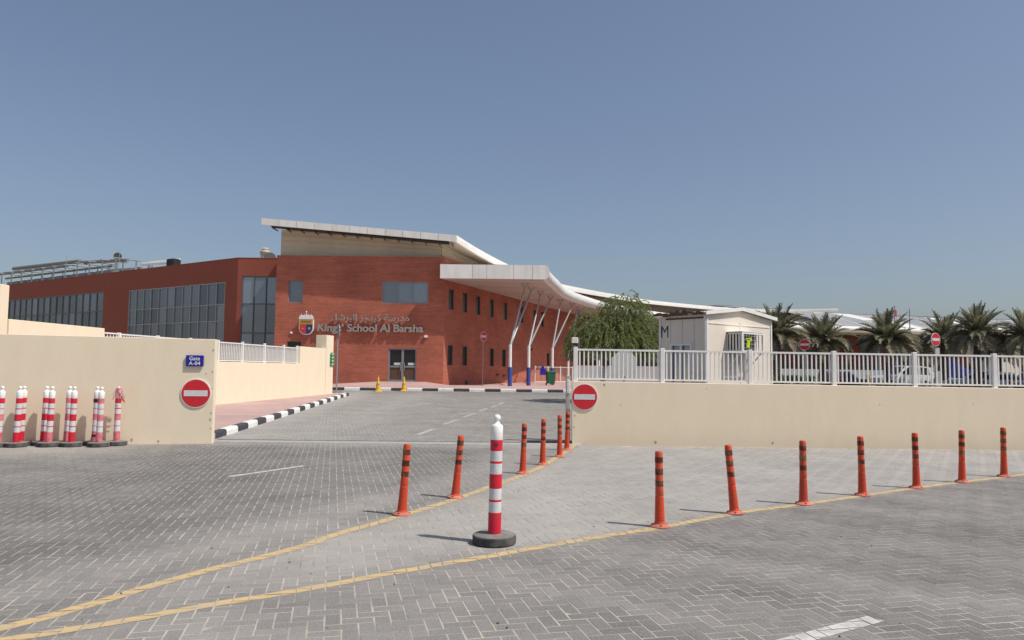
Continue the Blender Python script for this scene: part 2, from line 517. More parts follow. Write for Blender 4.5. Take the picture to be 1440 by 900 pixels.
def split_letters(o, material, parent, name='letter'):
    """one object for each letter (joined script stays joined, dots stay with their letter)"""
    me = o.data
    n = len(me.vertices)
    par = list(range(n))
    def find(i):
        while par[i] != i:
            par[i] = par[par[i]]; i = par[i]
        return i
    for e in me.edges:
        a, b = find(e.vertices[0]), find(e.vertices[1])
        if a != b: par[a] = b
    box = {}
    for i, v in enumerate(me.vertices):
        r = find(i); x = v.co.x
        a = box.get(r, (x, x)); box[r] = (min(a[0], x), max(a[1], x))
    groups = []
    for r, (a, b) in sorted(box.items(), key=lambda q: q[1][0]):
        if groups and min(b, groups[-1][1]) - max(a, groups[-1][0]) > 0.35 * min(b - a, groups[-1][1] - groups[-1][0]):
            groups[-1][0] = min(a, groups[-1][0]); groups[-1][1] = max(b, groups[-1][1]); groups[-1][2].add(r)
        else:
            groups.append([a, b, {r}])
    for a, b, rs in groups:
        mp, V, F = {}, [], []
        for p in me.polygons:
            if find(p.vertices[0]) in rs:
                f = []
                for i in p.vertices:
                    if i not in mp:
                        mp[i] = len(V); V.append(tuple(me.vertices[i].co))
                    f.append(mp[i])
                F.append(tuple(f))
        MB().add(V, F).obj(name, material, parent, True)
    bpy.data.objects.remove(o)
    bpy.data.meshes.remove(me)

def gz(y):
    return 0.0 if y < 16 else min(0.0116 * (y - 16), 0.371)

def path_eval(P, t):
    """polyline by index parameter"""
    i = min(int(t), len(P) - 2)
    k = t - i
    return tuple(P[i][j] * (1 - k) + P[i + 1][j] * k for j in range(len(P[0])))

def smooth_path(P, n):
    """Catmull-Rom resampling"""
    out = []
    m = len(P)
    for s in range(n + 1):
        t = s / n * (m - 1)
        i = min(int(t), m - 2)
        k = t - i
        a, b, c, d = P[max(i - 1, 0)], P[i], P[i + 1], P[min(i + 2, m - 1)]
        out.append(tuple(0.5 * ((2 * b[j]) + (-a[j] + c[j]) * k + (2 * a[j] - 5 * b[j] + 4 * c[j] - d[j]) * k * k + (-a[j] + 3 * b[j] - 3 * c[j] + d[j]) * k ** 3) for j in range(len(b))))
    return out

# ------------------------------------------------------------------ ground, road, pavers
g = MB()
ys = [-400, -60, 0, 16, 20, 30, 40, 48, 60, 120, 400, 1600]
xs = [-1600, -200, -30, -12, 0, 12, 30, 200, 1600]
for y in ys:
    for x in xs:
        g.v.append((x, y, gz(y) - 0.16))
nx = len(xs)
for j in range(len(ys) - 1):
    for i in range(nx - 1):
        g.f.append((j * nx + i, j * nx + i + 1, (j + 1) * nx + i + 1, (j + 1) * nx + i))
tag(g.obj('ground', M['sand']), kind='structure')

YL = [(-4.4, 3.2), (-3.6, 3.9), (-3.0, 4.517), (-2.734, 4.968), (-2.434, 5.612), (-1.845, 6.563), (-1.648, 7.073), (-1.206, 7.938), (-0.661, 9.097), (-0.262, 10.117), (0.183, 11.24), (0.525, 12.348), (0.93, 14.0), (1.36, 15.9)]
YR = [(-4.2, 3.55), (-3.5, 3.95), (-2.811, 4.359), (-2.271, 4.73), (-1.976, 4.978), (-1.488, 5.326), (-1.04, 5.683), (-0.615, 6.025), (-0.07, 6.438), (0.762, 7.068), (1.498, 7.577), (2.482, 8.374), (3.49, 9.005), (4.507, 9.676), (5.582, 10.386), (6.565, 10.978), (7.556, 11.559), (8.104, 11.914), (9.36, 12.699), (13.0, 14.9)]
KA, KB = (-6.39, 16.22), (-7.91, 36.6)

def interp(P, by, q):
    A = np.array(P)
    if by == 'y':
        return np.interp(q, A[:, 1], A[:, 0])
    return np.interp(q, A[:, 0], A[:, 1])

def sstep(x, a, b):
    t = np.clip((x - a) / (b - a), 0, 1)
    return t * t * (3 - 2 * t)

def vnoise1(t, seed):
    R = np.random.default_rng(seed).uniform(-1, 1, 512)
    i = np.floor(t).astype(int); f = t - i; f = f * f * (3 - 2 * f)
    return R[i % 512] * (1 - f) + R[(i + 1) % 512] * f

def streak(a, b, mask):
    """tyre-worn bands along the carriageway"""
    n = vnoise1(b * 2.1 + 0.25 * vnoise1(a * .3, 5), 1) + 0.6 * vnoise1(b * 5.3 + 0.4 * vnoise1(a * .4, 6), 2)
    return n * mask + (1 - mask) * 0.7 * vnoise1(a * 1.1 + b * 0.9, 3)

def wear_near(x, y):
    dl = x - interp(YL, 'y', y)            # right of the left yellow line
    dr = y - interp(YR, 'x', x)            # beyond the right yellow line
    inside = sstep(dl, -0.35, 0.25) * sstep(dr, -0.25, 0.3)
    w = 0.24 + 0.52 * inside * (0.35 + 0.65 * sstep(y, 4.8, 7.0))
    left_lane = (1 - sstep(dl, -0.4, 0.1))
    w += left_lane * (0.30 * sstep(y, 14.6, 15.6) - 0.06)
    # swept-up dust near the left wall and on the middle of the lane
    w += left_lane * 0.50 * sstep(-x, 6.2, 9.0) * sstep(y, 11.5, 14.0)
    w += left_lane * 0.30 * np.exp(-((dl + 0.7) / 0.6) ** 2)
    near = (1 - sstep(dr, -0.3, 0.1))
    w += near * 0.16 * sstep(-(x - 0.6), -0.6, 1.2)
    w += 0.10 * streak(x * 0.85 - y * 0.53 + 0 * y, x * 0.53 + y * 0.85, near)
    return 0.11 + 0.76 * w

def wear_far(x, y):
    w = 0.42 + 0.16 * np.exp(-((x + 4.7) / 1.1) ** 2) + 0.3 * np.exp(-((x - (KA[0] + (KB[0] - KA[0]) * (y - 16.2) / 20.4)) / 0.9) ** 2)
    return 0.11 + 0.76 * (w - 0.14 * sstep(y, 37, 41))

def herring(region, x0, x1, y0, y1, ang, wear):
    Wd, L = 0.1, 0.2
    R = 45
    ca, sa = math.cos(ang), math.sin(ang)
    cx, cy = (x0 + x1) / 2, (y0 + y1) / 2
    half = math.hypot(x1 - x0, y1 - y0) / 2 + 1
    n = int(half / Wd) + 2
    I, J = np.meshgrid(np.arange(-n, n), np.arange(-n, n), indexing='ij')
    k = (I - J) % 4
    hI, hJ = I[k == 0], J[k == 0]
    vI, vJ = I[k == 2], J[k == 2]
    U = np.concatenate([hI + 1.0, vI + 0.5]) * Wd
    V = np.concatenate([hJ + 0.5, vJ + 0.0]) * Wd
    O = np.concatenate([np.zeros(len(hI), int), np.ones(len(vI), int)])
    X = cx + U * ca - V * sa
    Y = cy + U * sa + V * ca
    ok = (X > x0) & (X < x1) & (Y > y0) & (Y < y1)
    X, Y, O = X[ok], Y[ok], O[ok]
    ok = region(X, Y)
    X, Y, O = X[ok], Y[ok], O[ok]
    Z = np.where(Y < 16, 0, np.minimum(0.0116 * (Y - 16), 0.371)) + rng.uniform(-0.0010, 0.0010, len(X))
    return X, Y, Z, O, wear(X, Y)

def paver_geo(X, Y, Z, O, ang, hl=0.0965, hw=0.0465, ch=0.003, dep=0.0045):
    a = ang + O * PI / 2
    ca, sa = np.cos(a), np.sin(a)
    tilt1 = rng.uniform(-0.004, 0.004, len(X))
    tilt2 = rng.uniform(-0.004, 0.004, len(X))
    V = np.zeros((len(X), 8, 3))
    sg = [(-1, -1), (1, -1), (1, 1), (-1, 1)]
    for q, (sx, sy) in enumerate(sg):
        for lv, (l, w, dz) in enumerate([(hl - ch, hw - ch, 0.0), (hl, hw, -dep)]):
            u, v = sx * l, sy * w
            V[:, lv * 4 + q, 0] = X + u * ca - v * sa
            V[:, lv * 4 + q, 1] = Y + u * sa + v * ca
            V[:, lv * 4 + q, 2] = Z + dz + (u * tilt1 + v * tilt2 if lv == 0 else 0)
    F = np.array([[0, 1, 2, 3], [4, 5, 1, 0], [5, 6, 2, 1], [6, 7, 3, 2], [7, 4, 0, 3]])
    Q = (np.arange(len(X))[:, None, None] * 8 + F[None]).reshape(-1, 4)
    return V, Q

def pavement_field(parent, X, Y, Z, O, wear, ang, singles):
    # the pavers that show largest become objects of their own
    d2 = X ** 2 + Y ** 2
    inframe = (np.abs(X) < 0.70 * Y) & (Y > 3.95)
    order = np.argsort(np.where(inframe, d2, 1e9))
    one = order[:singles]
    rest = np.ones(len(X), bool)
    rest[one] = False
    V, Q = paver_geo(X[rest], Y[rest], Z[rest], O[rest], ang)
    me = np_mesh('paver_field', V.reshape(-1, 3), Q)
    at = me.attributes.new('wear', 'FLOAT', 'POINT')
    at.data.foreach_set('value', np.repeat(wear[rest], 8).astype(np.float32))
    o = link('paver_field', me, M['paver'], parent)
    o.color = (0, 0, 0, 1)
    o['kind'] = 'stuff'
    tops = V[:, :4, :]
    if singles:
        V1, Q1 = paver_geo(np.zeros(1), np.zeros(1), np.zeros(1), np.zeros(1, int), 0.0)
        pm = np_mesh('paver', V1.reshape(-1, 3), Q1)
        pm.materials.append(M['paver'])
        for i in one:
            p = bpy.data.objects.new('paver', pm)
            COL.objects.link(p)
            p.parent = parent
            p.location = (X[i], Y[i], Z[i])
            p.rotation_euler = (random.uniform(-.006, .006), random.uniform(-.006, .006), ang + O[i] * PI / 2)
            w = float(wear[i])
            p.color = (w, w, w, 1)
        Vs, _ = paver_geo(X[one], Y[one], Z[one] + 0.0006, O[one], ang)
        tops = np.concatenate([tops, Vs[:, :4, :]])
    return tops

def sheet(name, pts_rows, material, parent=None, kind='structure'):
    b = MB()
    nr, nc = len(pts_rows), len(pts_rows[0])
    for r in pts_rows: b.v += [tuple(p) for p in r]
    for j in range(nr - 1):
        for i in range(nc - 1):
            b.f.append((j * nc + i, j * nc + i + 1, (j + 1) * nc + i + 1, (j + 1) * nc + i))
    return tag(b.obj(name, material, parent), kind=kind)

PANG = math.radians(13.4)
road = sheet('road', [[(x, y, -0.0017) for x in (-30, 0, 30)] for y in (-12, 0, 15.75)], M['sand_joint'])
X, Y, Z, O, Wr = herring(lambda x, y: np.abs(x) < 1.05 * y + 4, -17, 17, 2.3, 15.72, PANG, wear_near)
tops_near = pavement_field(road, X, Y, Z, O, Wr, PANG, 300)

drive = sheet('driveway', [[(x, y, gz(y) - 0.0017) for x in (-22, -7, 0, 12)] for y in (16.35, 20, 25, 30, 35, 40, 43.3)], M['sand_joint'])
def drive_region(x, y):
    kx = KA[0] + (KB[0] - KA[0]) * (y - KA[1]) / (KB[1] - KA[1])
    return ((x > kx) | (y > 37.4)) & (x < 3 + 0.12 * y)
X2, Y2, Z2, O2, W2 = herring(drive_region, -15, 8, 16.38, 43.15, PANG, wear_far)
tops_far = pavement_field(drive, X2, Y2, Z2, O2, W2, PANG, 0)

# concrete strip with the sliding gate's track across the entrance
sheet('threshold_strip', [[(x, y, 0.001) for x in (-6.6, -2, 1.5)] for y in (15.75, 16.05, 16.35)], M['concrete'])
gt = thing('gate_track', 'thin dark steel gate track set across the driveway entrance', 'gate track', (-2.5, 16.2, 0.0))
MB().box((0, 0, 0.012), (7.6, 0.025, 0.012)).obj('rail', M['steel'], gt)
MB().box((0, -0.02, 0.004), (7.6, 0.07, 0.006)).obj('base_plate', M['steel'], gt)
MB().box((3.35, 0.02, 0.02), (1.0, 0.10, 0.034)).obj('black_bar', M['black'], gt)  # low black bar along the right part of the track

def clip_poly(poly, quad):
    """Sutherland-Hodgman, both convex; quad counter-clockwise in xy"""
    out = poly
    n = len(quad)
    for i in range(n):
        a, b = quad[i], quad[(i + 1) % n]
        ex, ey = b[0] - a[0], b[1] - a[1]
        inp, out = out, []
        if not inp: break
        dist = [ex * (p[1] - a[1]) - ey * (p[0] - a[0]) for p in inp]
        for k in range(len(inp)):
            p, q = inp[k], inp[(k + 1) % len(inp)]
            dp, dq = dist[k], dist[(k + 1) % len(inp)]
            if dp >= 0: out.append(p)
            if (dp >= 0) != (dq >= 0):
                t = dp / (dp - dq)
                out.append(tuple(p[j] + (q[j] - p[j]) * t for j in range(3)))
    return out

def road_paint(name, strips, tops, material, kind='structure'):
    """paint lies on the top face of each paver, so the joints show through"""
    b = MB()
    cen = tops.mean(1)
    for quad in strips:
        area = sum(quad[i][0] * quad[(i + 1) % 4][1] - quad[(i + 1) % 4][0] * quad[i][1] for i in range(4))
        if area < 0: quad = quad[::-1]
        q = np.array(quad)
        mn, mx = q.min(0) - 0.13, q.max(0) + 0.13
        idx = np.where((cen[:, 0] > mn[0]) & (cen[:, 0] < mx[0]) & (cen[:, 1] > mn[1]) & (cen[:, 1] < mx[1]))[0]
        for i in idx:
            c = cen[i]
            poly = [tuple(c + (p - c) * 1.05 + np.array([0, 0, 0.0016])) for p in tops[i]]
            r = clip_poly(poly, quad)
            if len(r) >= 3:
                b.add(r, [tuple(range(len(r)))])
    return tag(b.obj(name, material), kind=kind)

def line_strips(P, w):
    P = [Vector(p) for p in smooth_path(P, 70)]
    Lf, Rt = [], []
    for k, p in enumerate(P):
        t = (P[min(k + 1, len(P) - 1)] - P[max(k - 1, 0)]).normalized()
        nrm = Vector((-t.y, t.x))
        j = 0.004 * math.sin(k * 1.7) + 0.003 * math.sin(k * 0.61)
        Lf.append(p + nrm * (w / 2 + j)); Rt.append(p - nrm * (w / 2 - j))
    return [[tuple(Rt[k]), tuple(Rt[k + 1]), tuple(Lf[k + 1]), tuple(Lf[k])] for k in range(len(P) - 1)]

road_paint('yellow_line', line_strips(YL, 0.115), tops_near, M['yellow_paint'])
road_paint('yellow_line', line_strips(YR, 0.105), tops_near, M['yellow_paint'])

def dash(a, b, w):
    a, b = Vector(a), Vector(b)
    t = (b - a).normalized(); n = Vector((-t.y, t.x)) * w / 2
    return [tuple(a - n), tuple(b - n), tuple(b + n), tuple(a + n)]
road_paint('white_dash', [dash((-4.0, 10.76), (-3.29, 12.05), 0.10)], tops_near, M['white_paint'])
road_paint('white_dash', [dash((1.50, 4.36), (2.33, 4.86), 0.115)], tops_near, M['white_paint'])
for a, b in [((-2.19, 17.7), (-1.97, 19.3)), ((-1.84, 20.6), (-1.62, 22.3)), ((-1.48, 23.5), (-1.2, 25.2)), ((-1.11, 26.1), (-0.89, 27.9)), ((-0.75, 28.5), (-0.55, 29.9)), ((-0.5, 30.4), (-0.36, 32.0))]:
    road_paint('white_dash', [dash(a, b, 0.13)], tops_far, M['white_paint'])
# faded direction arrow on the driveway
road_paint('white_arrow', [dash((-4.75, 28.9), (-3.9, 29.0), 0.14), [(-4.1, 28.6), (-3.95, 28.7), (-3.2, 30.9), (-3.35, 30.9)]], tops_far, M['white_paint'])
road_paint('white_dash', [dash((-7.6, 31.6), (-5.6, 32.4), 0.12)], tops_far, M['white_paint'])
road_paint('white_dash', [dash((-1.9, 24.2), (-1.35, 25.4), 0.10)], tops_far, M['white_paint'])

# pebbles and grit on the pavers
pb = MB()
for _ in range(70):
    y = 4.2 + 11 * random.random() ** 1.4
    x = random.uniform(-0.75, 0.75) * y
    s = random.uniform(0.004, 0.011)
    vs = [(x + s * math.cos(q) * random.uniform(.7, 1.2), y + s * math.sin(q) * random.uniform(.7, 1.2), 0.002) for q in (0, 1.57, 3.14, 4.71)]
    vs += [(x + s * .4 * math.cos(q), y + s * .4 * math.sin(q), 0.002 + s * 0.8) for q in (0, 1.57, 3.14, 4.71)]
    pb.add(vs, [(0, 1, 5, 4), (1, 2, 6, 5), (2, 3, 7, 6), (3, 0, 4, 7), (4, 5, 6, 7)])
tag(pb.obj('pebbles', M['stone']), 'dark grit scattered over the grey pavers', None, None, 'stuff')

# ------------------------------------------------------------------ pavements and kerbs
def side_x(y): return -11.9 + (8.56 - 11.9) * -1 * (y - 18) / (35.76 - 18)   # side wall line
rows = []
for y in (16.3, 20, 25, 30, 34, 36.2, 37.2):
    kx = KA[0] + (KB[0] - KA[0]) * (y - KA[1]) / (KB[1] - KA[1]) - 0.14
    sx = min(side_x(y), kx - 0.6) if y < 35.8 else kx - 3.5
    rows.append([(sx - 0.2, y, gz(y) + 0.125), ((sx + kx) / 2, y, gz(y) + 0.125), (kx, y, gz(y) + 0.13)])
sheet('pavement', rows, M['pink_paver'])

def kerb_run(parent, pts, n, first_black, zoff=0.0):
    """n separate kerb blocks along a polyline; alternate black and white"""
    P = [Vector(p) for p in pts]
    ln = [0]
    for i in range(len(P) - 1): ln.append(ln[-1] + (P[i + 1] - P[i]).length)
    def at(s):
        for i in range(len(P) - 1):
            if s <= ln[i + 1] + 1e-6:
                return P[i].lerp(P[i + 1], (s - ln[i]) / (ln[i + 1] - ln[i]))
        return P[-1]
    st = ln[-1] / n
    for k in range(n):
        a, b = at(k * st + 0.006), at((k + 1) * st - 0.006)
        t = (b - a); L = t.length; t.normalize()
        nrm = Vector((-t.y, t.x, 0)).normalized()
        prof = [(0, -0.12), (0, 0.09), (-0.012, 0.128), (-0.04, 0.148), (-0.17, 0.148), (-0.17, -0.12)]
        dz = random.uniform(-0.004, 0.004)
        b_ = MB()
        poly = [(-nrm * q[0]) + Vector((0, 0, q[1] + dz)) for q in prof]
        b_.prism(poly, a, b)
        o = b_.obj('kerb_block', M['kerb_black'] if (k % 2 == 0) == first_black else M['kerb_white'], parent, True)

kerb = MB().add([(KA[0] - .16, KA[1], -0.1), (KA[0] - .02, KA[1], -0.1), (KB[0] - .02, KB[1], 0.1), (KB[0] - .16, KB[1], 0.1)], [(0, 1, 2, 3)]).obj('kerb', M['concrete'])
tag(kerb, kind='structure')
kl = [(KA[0], KA[1], gz(KA[1])), (-7.0, 24.5, gz(24.5)), (-7.5, 31, gz(31)), (KB[0], KB[1], gz(KB[1]))]
kerb_run(kerb, kl, 23, True)
kerb_run(kerb, [(KB[0] - 0.0, KB[1] + 0.02, gz(36.6)), (-8.05, 37.15, gz(37)), (-8.5, 37.5, gz(37.5)), (-11.5, 37.6, gz(37.6))], 5, False)
MB().box((-6.47, 16.24, 0.06), (0.17, 0.06, 0.14)).obj('kerb_end', M['concrete'], kerb, True)

pv2 = sheet('pavement', [[(x, y, z) for x in (-24, -10, 0, 14)] for y, z in ((43.4, 0.46), (47, 0.462), (53, 0.465), (95, 0.47))], M['pink_paver'])
kerb2 = MB().add([(-16, 43.3, 0.1), (8.6, 43.1, 0.1), (8.6, 43.25, 0.1), (-16, 43.45, 0.1)], [(0, 1, 2, 3)]).obj('kerb', M['concrete'])
tag(kerb2, kind='structure')
kerb_run(kerb2, [(-15.94, 43.25, 0.33), (8.4, 43.1, 0.33)], 27, True)
# ramp up to the school door
rp = MB()
rp.add([(-9.3, 52.48, 0.69), (-6.0, 52.48, 0.69), (-3.6, 49.6, 0.468), (-11.8, 49.6, 0.468), (-12.9, 52.48, 0.468), (-4.85, 52.48, 0.468)],
       [(0, 3, 2, 1), (0, 4, 3), (1, 2, 5)])
tag(rp.obj('door_ramp', M['pink_paver']), kind='structure')

# ------------------------------------------------------------------ cream boundary walls
def wall_box(b, p0, p1, th, z0, zt0, zt1, side=1):
    """upright wall from p0 to p1 (front face on that line), thickness behind it"""
    a, c = Vector((p0[0], p0[1], 0)), Vector((p1[0], p1[1], 0))
    t = (c - a).normalized()
    n = Vector((-t.y, t.x, 0)) * th * side
    zz = Vector((0, 0, 1))
    e = 0.008
    P = [a + zz * z0, c + zz * z0, c + n + zz * z0, a + n + zz * z0,
         a + zz * (zt0 - e), c + zz * (zt1 - e), c + n + zz * (zt1 - e), a + n + zz * (zt0 - e)]
    ins = [a + t * e + n * (e / th), c - t * e + n * (e / th), c - t * e + n * (1 - e / th), a + t * e + n * (1 - e / th)]
    P += [ins[0] + zz * zt0, ins[1] + zz * zt1, ins[2] + zz * zt1, ins[3] + zz * zt0]
    F = [(0, 1, 5, 4), (1, 2, 6, 5), (2, 3, 7, 6), (3, 0, 4, 7), (4, 5, 9, 8), (5, 6, 10, 9), (6, 7, 11, 10), (7, 4, 8, 11), (8, 9, 10, 11), (3, 2, 1, 0)]
    return b.add(P, F)

WL0, WL1 = (-13.5, 14.22), (-6.09, 15.33)
wl = thing('boundary_wall', 'cream rendered wall left of the entrance with the blue gate sign', 'wall', (-9.8, 14.9, 0))
wall_box(MB(), WL0, WL1, 0.22, -0.1, 2.20, 2.125).obj('wall_panel', M['cream'], wl, True)

def wl_pt(x, off=0.0):
    k = (x - WL0[0]) / (WL1[0] - WL0[0])
    n = Vector((WL1[1] - WL0[1], -(WL1[0] - WL0[0]), 0)).normalized()
    return Vector((x, WL0[1] + k * (WL1[1] - WL0[1]), 0)) + n * off
WL_ANG = math.atan2(WL1[1] - WL0[1], WL1[0] - WL0[0])

sw = thing('boundary_wall', 'long cream wall beside the pink pavement with a railing along its top', 'wall', (-10.2, 27, gz(27)))
def sw_pt(y): return (side_x(y), y)
b = MB()
wall_box(b, sw_pt(17.72), sw_pt(20.82), 0.22, -0.1, 2.645, 2.605)
b.obj('wall_panel', M['cream'], sw, True)
b = MB(); wall_box(b, sw_pt(20.82), sw_pt(32.45), 0.22, -0.1, 1.76, 1.75)
b.obj('wall_base', M['cream'], sw, True)
b = MB(); wall_box(b, sw_pt(32.45), sw_pt(35.0), 0.22, 0.0, 2.50, 2.49)
b.obj('wall_panel', M['cream'], sw, True)
b = MB(); wall_box(b, (sw_pt(35.0)[0] + 0.02, 35.0), (sw_pt(35.78)[0] + .02, 35.78), 0.52, 0.0, 3.12, 3.12)
b.obj('pier', M['cream'], sw, True)
b = MB(); wall_box(b, (-16.5, 17.4), (side_x(17.4) + 0.02, 17.4), 0.32, -0.1, 3.47, 3.45)
b.obj('tall_pier', M['cream'], sw, True)

WR0, WR1 = (1.315, 16.12), (17.5, 16.03)
wr = thing('boundary_wall', 'low cream rendered wall right of the entrance carrying a white railing', 'wall', (6, 16.1, 0))
wall_box(MB(), WR0, WR1, 0.22, -0.1, 1.335, 1.245).obj('wall_panel', M['cream'], wr, True)
def wr_z(x): return 1.335 + (1.245 - 1.335) * (x - WR0[0]) / (WR1[0] - WR0[0])
def wr_y(x): return 16.12 - 0.09 * (x - WR0[0]) / (WR1[0] - WR0[0]) + 0.11

def chip(parent, P, u, n, s, name='chip'):
    b = MB()
    vs = []
    for k in range(7):
        a = 2 * PI * k / 7
        r = s * random.uniform(.5, 1.1)
        vs.append(P + u * r * math.cos(a) + Vector((0, 0, 1)) * r * 1.3 * math.sin(a) + n * 0.002)
    b.add(vs, [tuple(range(7))])
    b.obj(name, M['concrete'], parent, True)
uL = (Vector((*WL1, 0)) - Vector((*WL0, 0))).normalized(); nL = Vector((uL.y, -uL.x, 0))
for x, z, s in ((-6.12, 1.45, .022), (-6.115, 1.12, .018), (-6.12, 0.62, .02), (-6.13, 0.48, .026), (-6.115, .3, .02), (-6.24, 1.42, .018), (-6.12, 1.9, .02), (-7.6, .08, .03), (-7.1, .05, .035)):
    q = wl_pt(x); chip(wl, Vector((q.x, q.y, z)), uL, nL, s)
for x, z, s in ((2.0, 1.26, .03), (2.35, .84, .014), (4.2, 1.2, .012), (7.9, .9, .014), (5.6, .06, .03), (9.6, .05, .04), (3.1, .05, .035), (9.9, .95, .012), (1.36, .6, .02), (1.35, .35, .018), (1.355, .95, .016)):
    chip(wr, Vector((x, wr_y(x) - .11, z)), Vector((1, 0, 0)), Vector((0, -1, 0)), s)

# railing on the right wall: posts, rails and single bars
rl = thing('railing', 'white steel railing with upright bars on the low right wall', 'railing', (6, 16.2, 1.29))
bar_me = MB().bbox((0, 0, 0.335), (0.03, 0.022, 0.60), 0.004).mesh('bar')
bar_me.materials.append(M['white_steel'])
post_me = MB().bbox((0, 0, 0.375), (0.09, 0.09, 0.75), 0.008).mesh('post')
post_me.materials.append(M['white_steel'])
posts_x = [1.385, 3.27, 5.17, 6.98, 8.72, 10.44, 12.2, 14.0, 15.8]
for i, x in enumerate(posts_x):
    link('post', post_me, None, rl, True, loc=(x, wr_y(x), wr_z(x) - 0.01))
    if i == len(posts_x) - 1: break
    x2 = posts_x[i + 1]
    a, c = x + 0.046, x2 - 0.046
    for zo, nm, hh in ((0.055, 'bottom_rail', 0.035), (0.685, 'top_rail', 0.04)):
        b = MB()
        b.prism([(0, -0.02, -hh / 2), (0, 0.02, -hh / 2), (0, 0.02, hh / 2), (0, -0.02, hh / 2)], (a, wr_y(a), wr_z(a) + zo), (c, wr_y(c), wr_z(c) + zo))
        b.obj(nm, M['white_steel'], rl, True)
    n = int(round((c - a) / 0.094))
    for k in range(n):
        bx = a + (k + 0.5) * (c - a) / n
        link('bar', bar_me, None, rl, True, loc=(bx, wr_y(bx), wr_z(bx) + 0.028))

# railing in the gap of the side wall, sheeted behind
rs = thing('railing', 'white railing with sheeted bays on the long side wall', 'railing', (-10.3, 26.5, 1.75))
py = [20.86, 21.55, 23.24, 24.89, 26.49, 28.07, 29.67, 31.23, 32.40]
for i, y in enumerate(py):
    x = side_x(y) - 0.11
    MB().bbox((x, y, 2.13), (0.09, 0.09, 0.78), 0.008).obj('post', M['white_steel'], rs, True)
    if i == len(py) - 1: break
    y0, y1 = y + 0.046, py[i + 1] - 0.046
    for z, nm in ((1.80, 'bottom_rail'), (2.485 - 0.01 * i, 'top_rail')):
        MB().prism([(-.02, 0, -.02), (.02, 0, -.02), (.02, 0, .02), (-.02, 0, .02)], (side_x(y0) - .11, y0, z), (side_x(y1) - .11, y1, z)).obj(nm, M['white_steel'], rs, True)
    n = int((y1 - y0) / 0.10)
    for k in range(n):
        yy = y0 + (k + .5) * (y1 - y0) / n
        o = link('bar', bar_me, None, rs, True, loc=(side_x(yy) - .11, yy, 1.81), rot=(0, 0, PI / 2))
    if i > 0:
        MB().prism([(-.004, 0, 1.83), (.004, 0, 1.83), (.004, 0, 2.46 - .01 * i), (-.004, 0, 2.46 - .01 * i)], (side_x(y0) - .155, y0, 0), (side_x(y1) - .155, y1, 0)).obj('sheet_panel', M['sign_back'], rs, True)

# ------------------------------------------------------------------ signs
def disc(b, r, y0, y1, n=36, zc=0.0):
    P, F = [], []
    for y in (y0, y1):
        for i in range(n):
            a = 2 * PI * i / n
            P.append((r * math.cos(a), y, zc + r * math.sin(a)))
    F.append(tuple(range(n)))
    F.append(tuple(reversed(range(n, 2 * n))))
    for i in range(n):
        j = (i + 1) % n
        F.append((i, n + i, n + j, j))
    return b.add(P, F)

def no_entry(name, label, loc, rz, r, group=None, pole=None, ptop=0.0):
    t = thing(name, label, 'road sign', loc, rz, group)
    zc = pole if pole else 0.0
    disc(MB(), r, -0.02, 0.0, zc=zc).obj('rim', M['sign_white'], t)
    disc(MB(), r * 0.94, -0.0235, -0.0205, zc=zc).obj('red_face', M['sign_red'], t)
    MB().box((0, -0.026, zc), (r * 1.56, 0.004, r * 0.40)).obj('white_bar', M['reflect'], t)
    if pole:
        MB().tube([(0, 0.035, 0), (0, 0.035, zc + ptop)], 0.03, 10).obj('pole', M['steel'], t, smooth=40)
        MB().box((0, 0.008, zc), (0.12, 0.03, 0.04)).obj('bracket', M['steel'], t)
    return t
p = wl_pt(-6.42, 0.0)
no_entry('no_entry_sign', 'round no entry sign fixed on the left cream wall under the gate sign', (p.x, p.y, 1.02), WL_ANG, 0.295)
no_entry('no_entry_sign', 'round no entry sign fixed at the left end of the low right wall', (1.575, 16.118, 1.0), -0.005, 0.285)
no_entry('no_entry_sign', 'small no entry sign on a pole in front of the school side wall', (-2.07, 54.5, 0.46), 0.95, 0.36, None, 3.55, 0.38)
no_entry('no_entry_sign', 'no entry sign facing us behind the railing just right of the cabin', (11.77, 30.0, 0.35), -0.35, 0.215, None, 2.36, 0.22)
s4 = no_entry('no_entry_sign', 'no entry sign turned sideways on a pole before the palm trees', (17.03, 30.0, 0.35), 0.05, 0.27, None, 2.62, 0.27)
s4.rotation_euler = (0, 0, 0.42)
MB().box((0.16, 0.06, 2.12), (0.30, 0.015, 0.34)).obj('rear_plate', M['sign_back'], s4)

gs = thing('gate_sign', 'small blue gate number sign high on the left cream wall', 'sign', (-6.46, wl_pt(-6.46).y, 1.68), WL_ANG)
MB().bbox((0, -0.03, 0), (0.345, 0.035, 0.225), 0.01).obj('panel', M['sign_blue'], gs)
for tx, zc, wd, hh in (('Gate', 0.048, 0.205, 0.082), ('A-04', -0.05, 0.225, 0.075)):
    me = text_mesh(tx, 1.0, 1.0, 0.018, 1.06)
    co = np.empty(len(me.vertices) * 3, np.float32); me.vertices.foreach_get('co', co); co = co.reshape(-1, 3)
    mn, mx = co.min(0), co.max(0)
    ou = np.empty_like(co)
    ou[:, 0] = ((co[:, 0] - mn[0]) / (mx[0] - mn[0]) - .5) * wd
    ou[:, 2] = zc + ((co[:, 1] - mn[1]) / (mx[1] - mn[1]) - .5) * hh
    ou[:, 1] = -0.0495 - co[:, 2] * 0.001
    me.vertices.foreach_set('co', ou.ravel()); me.update()
    link('lettering', me, M['sign_white'], gs)
MB().box((0.0, -0.006, 0), (0.2, 0.012, 0.12)).obj('mount', M['steel'], gs)

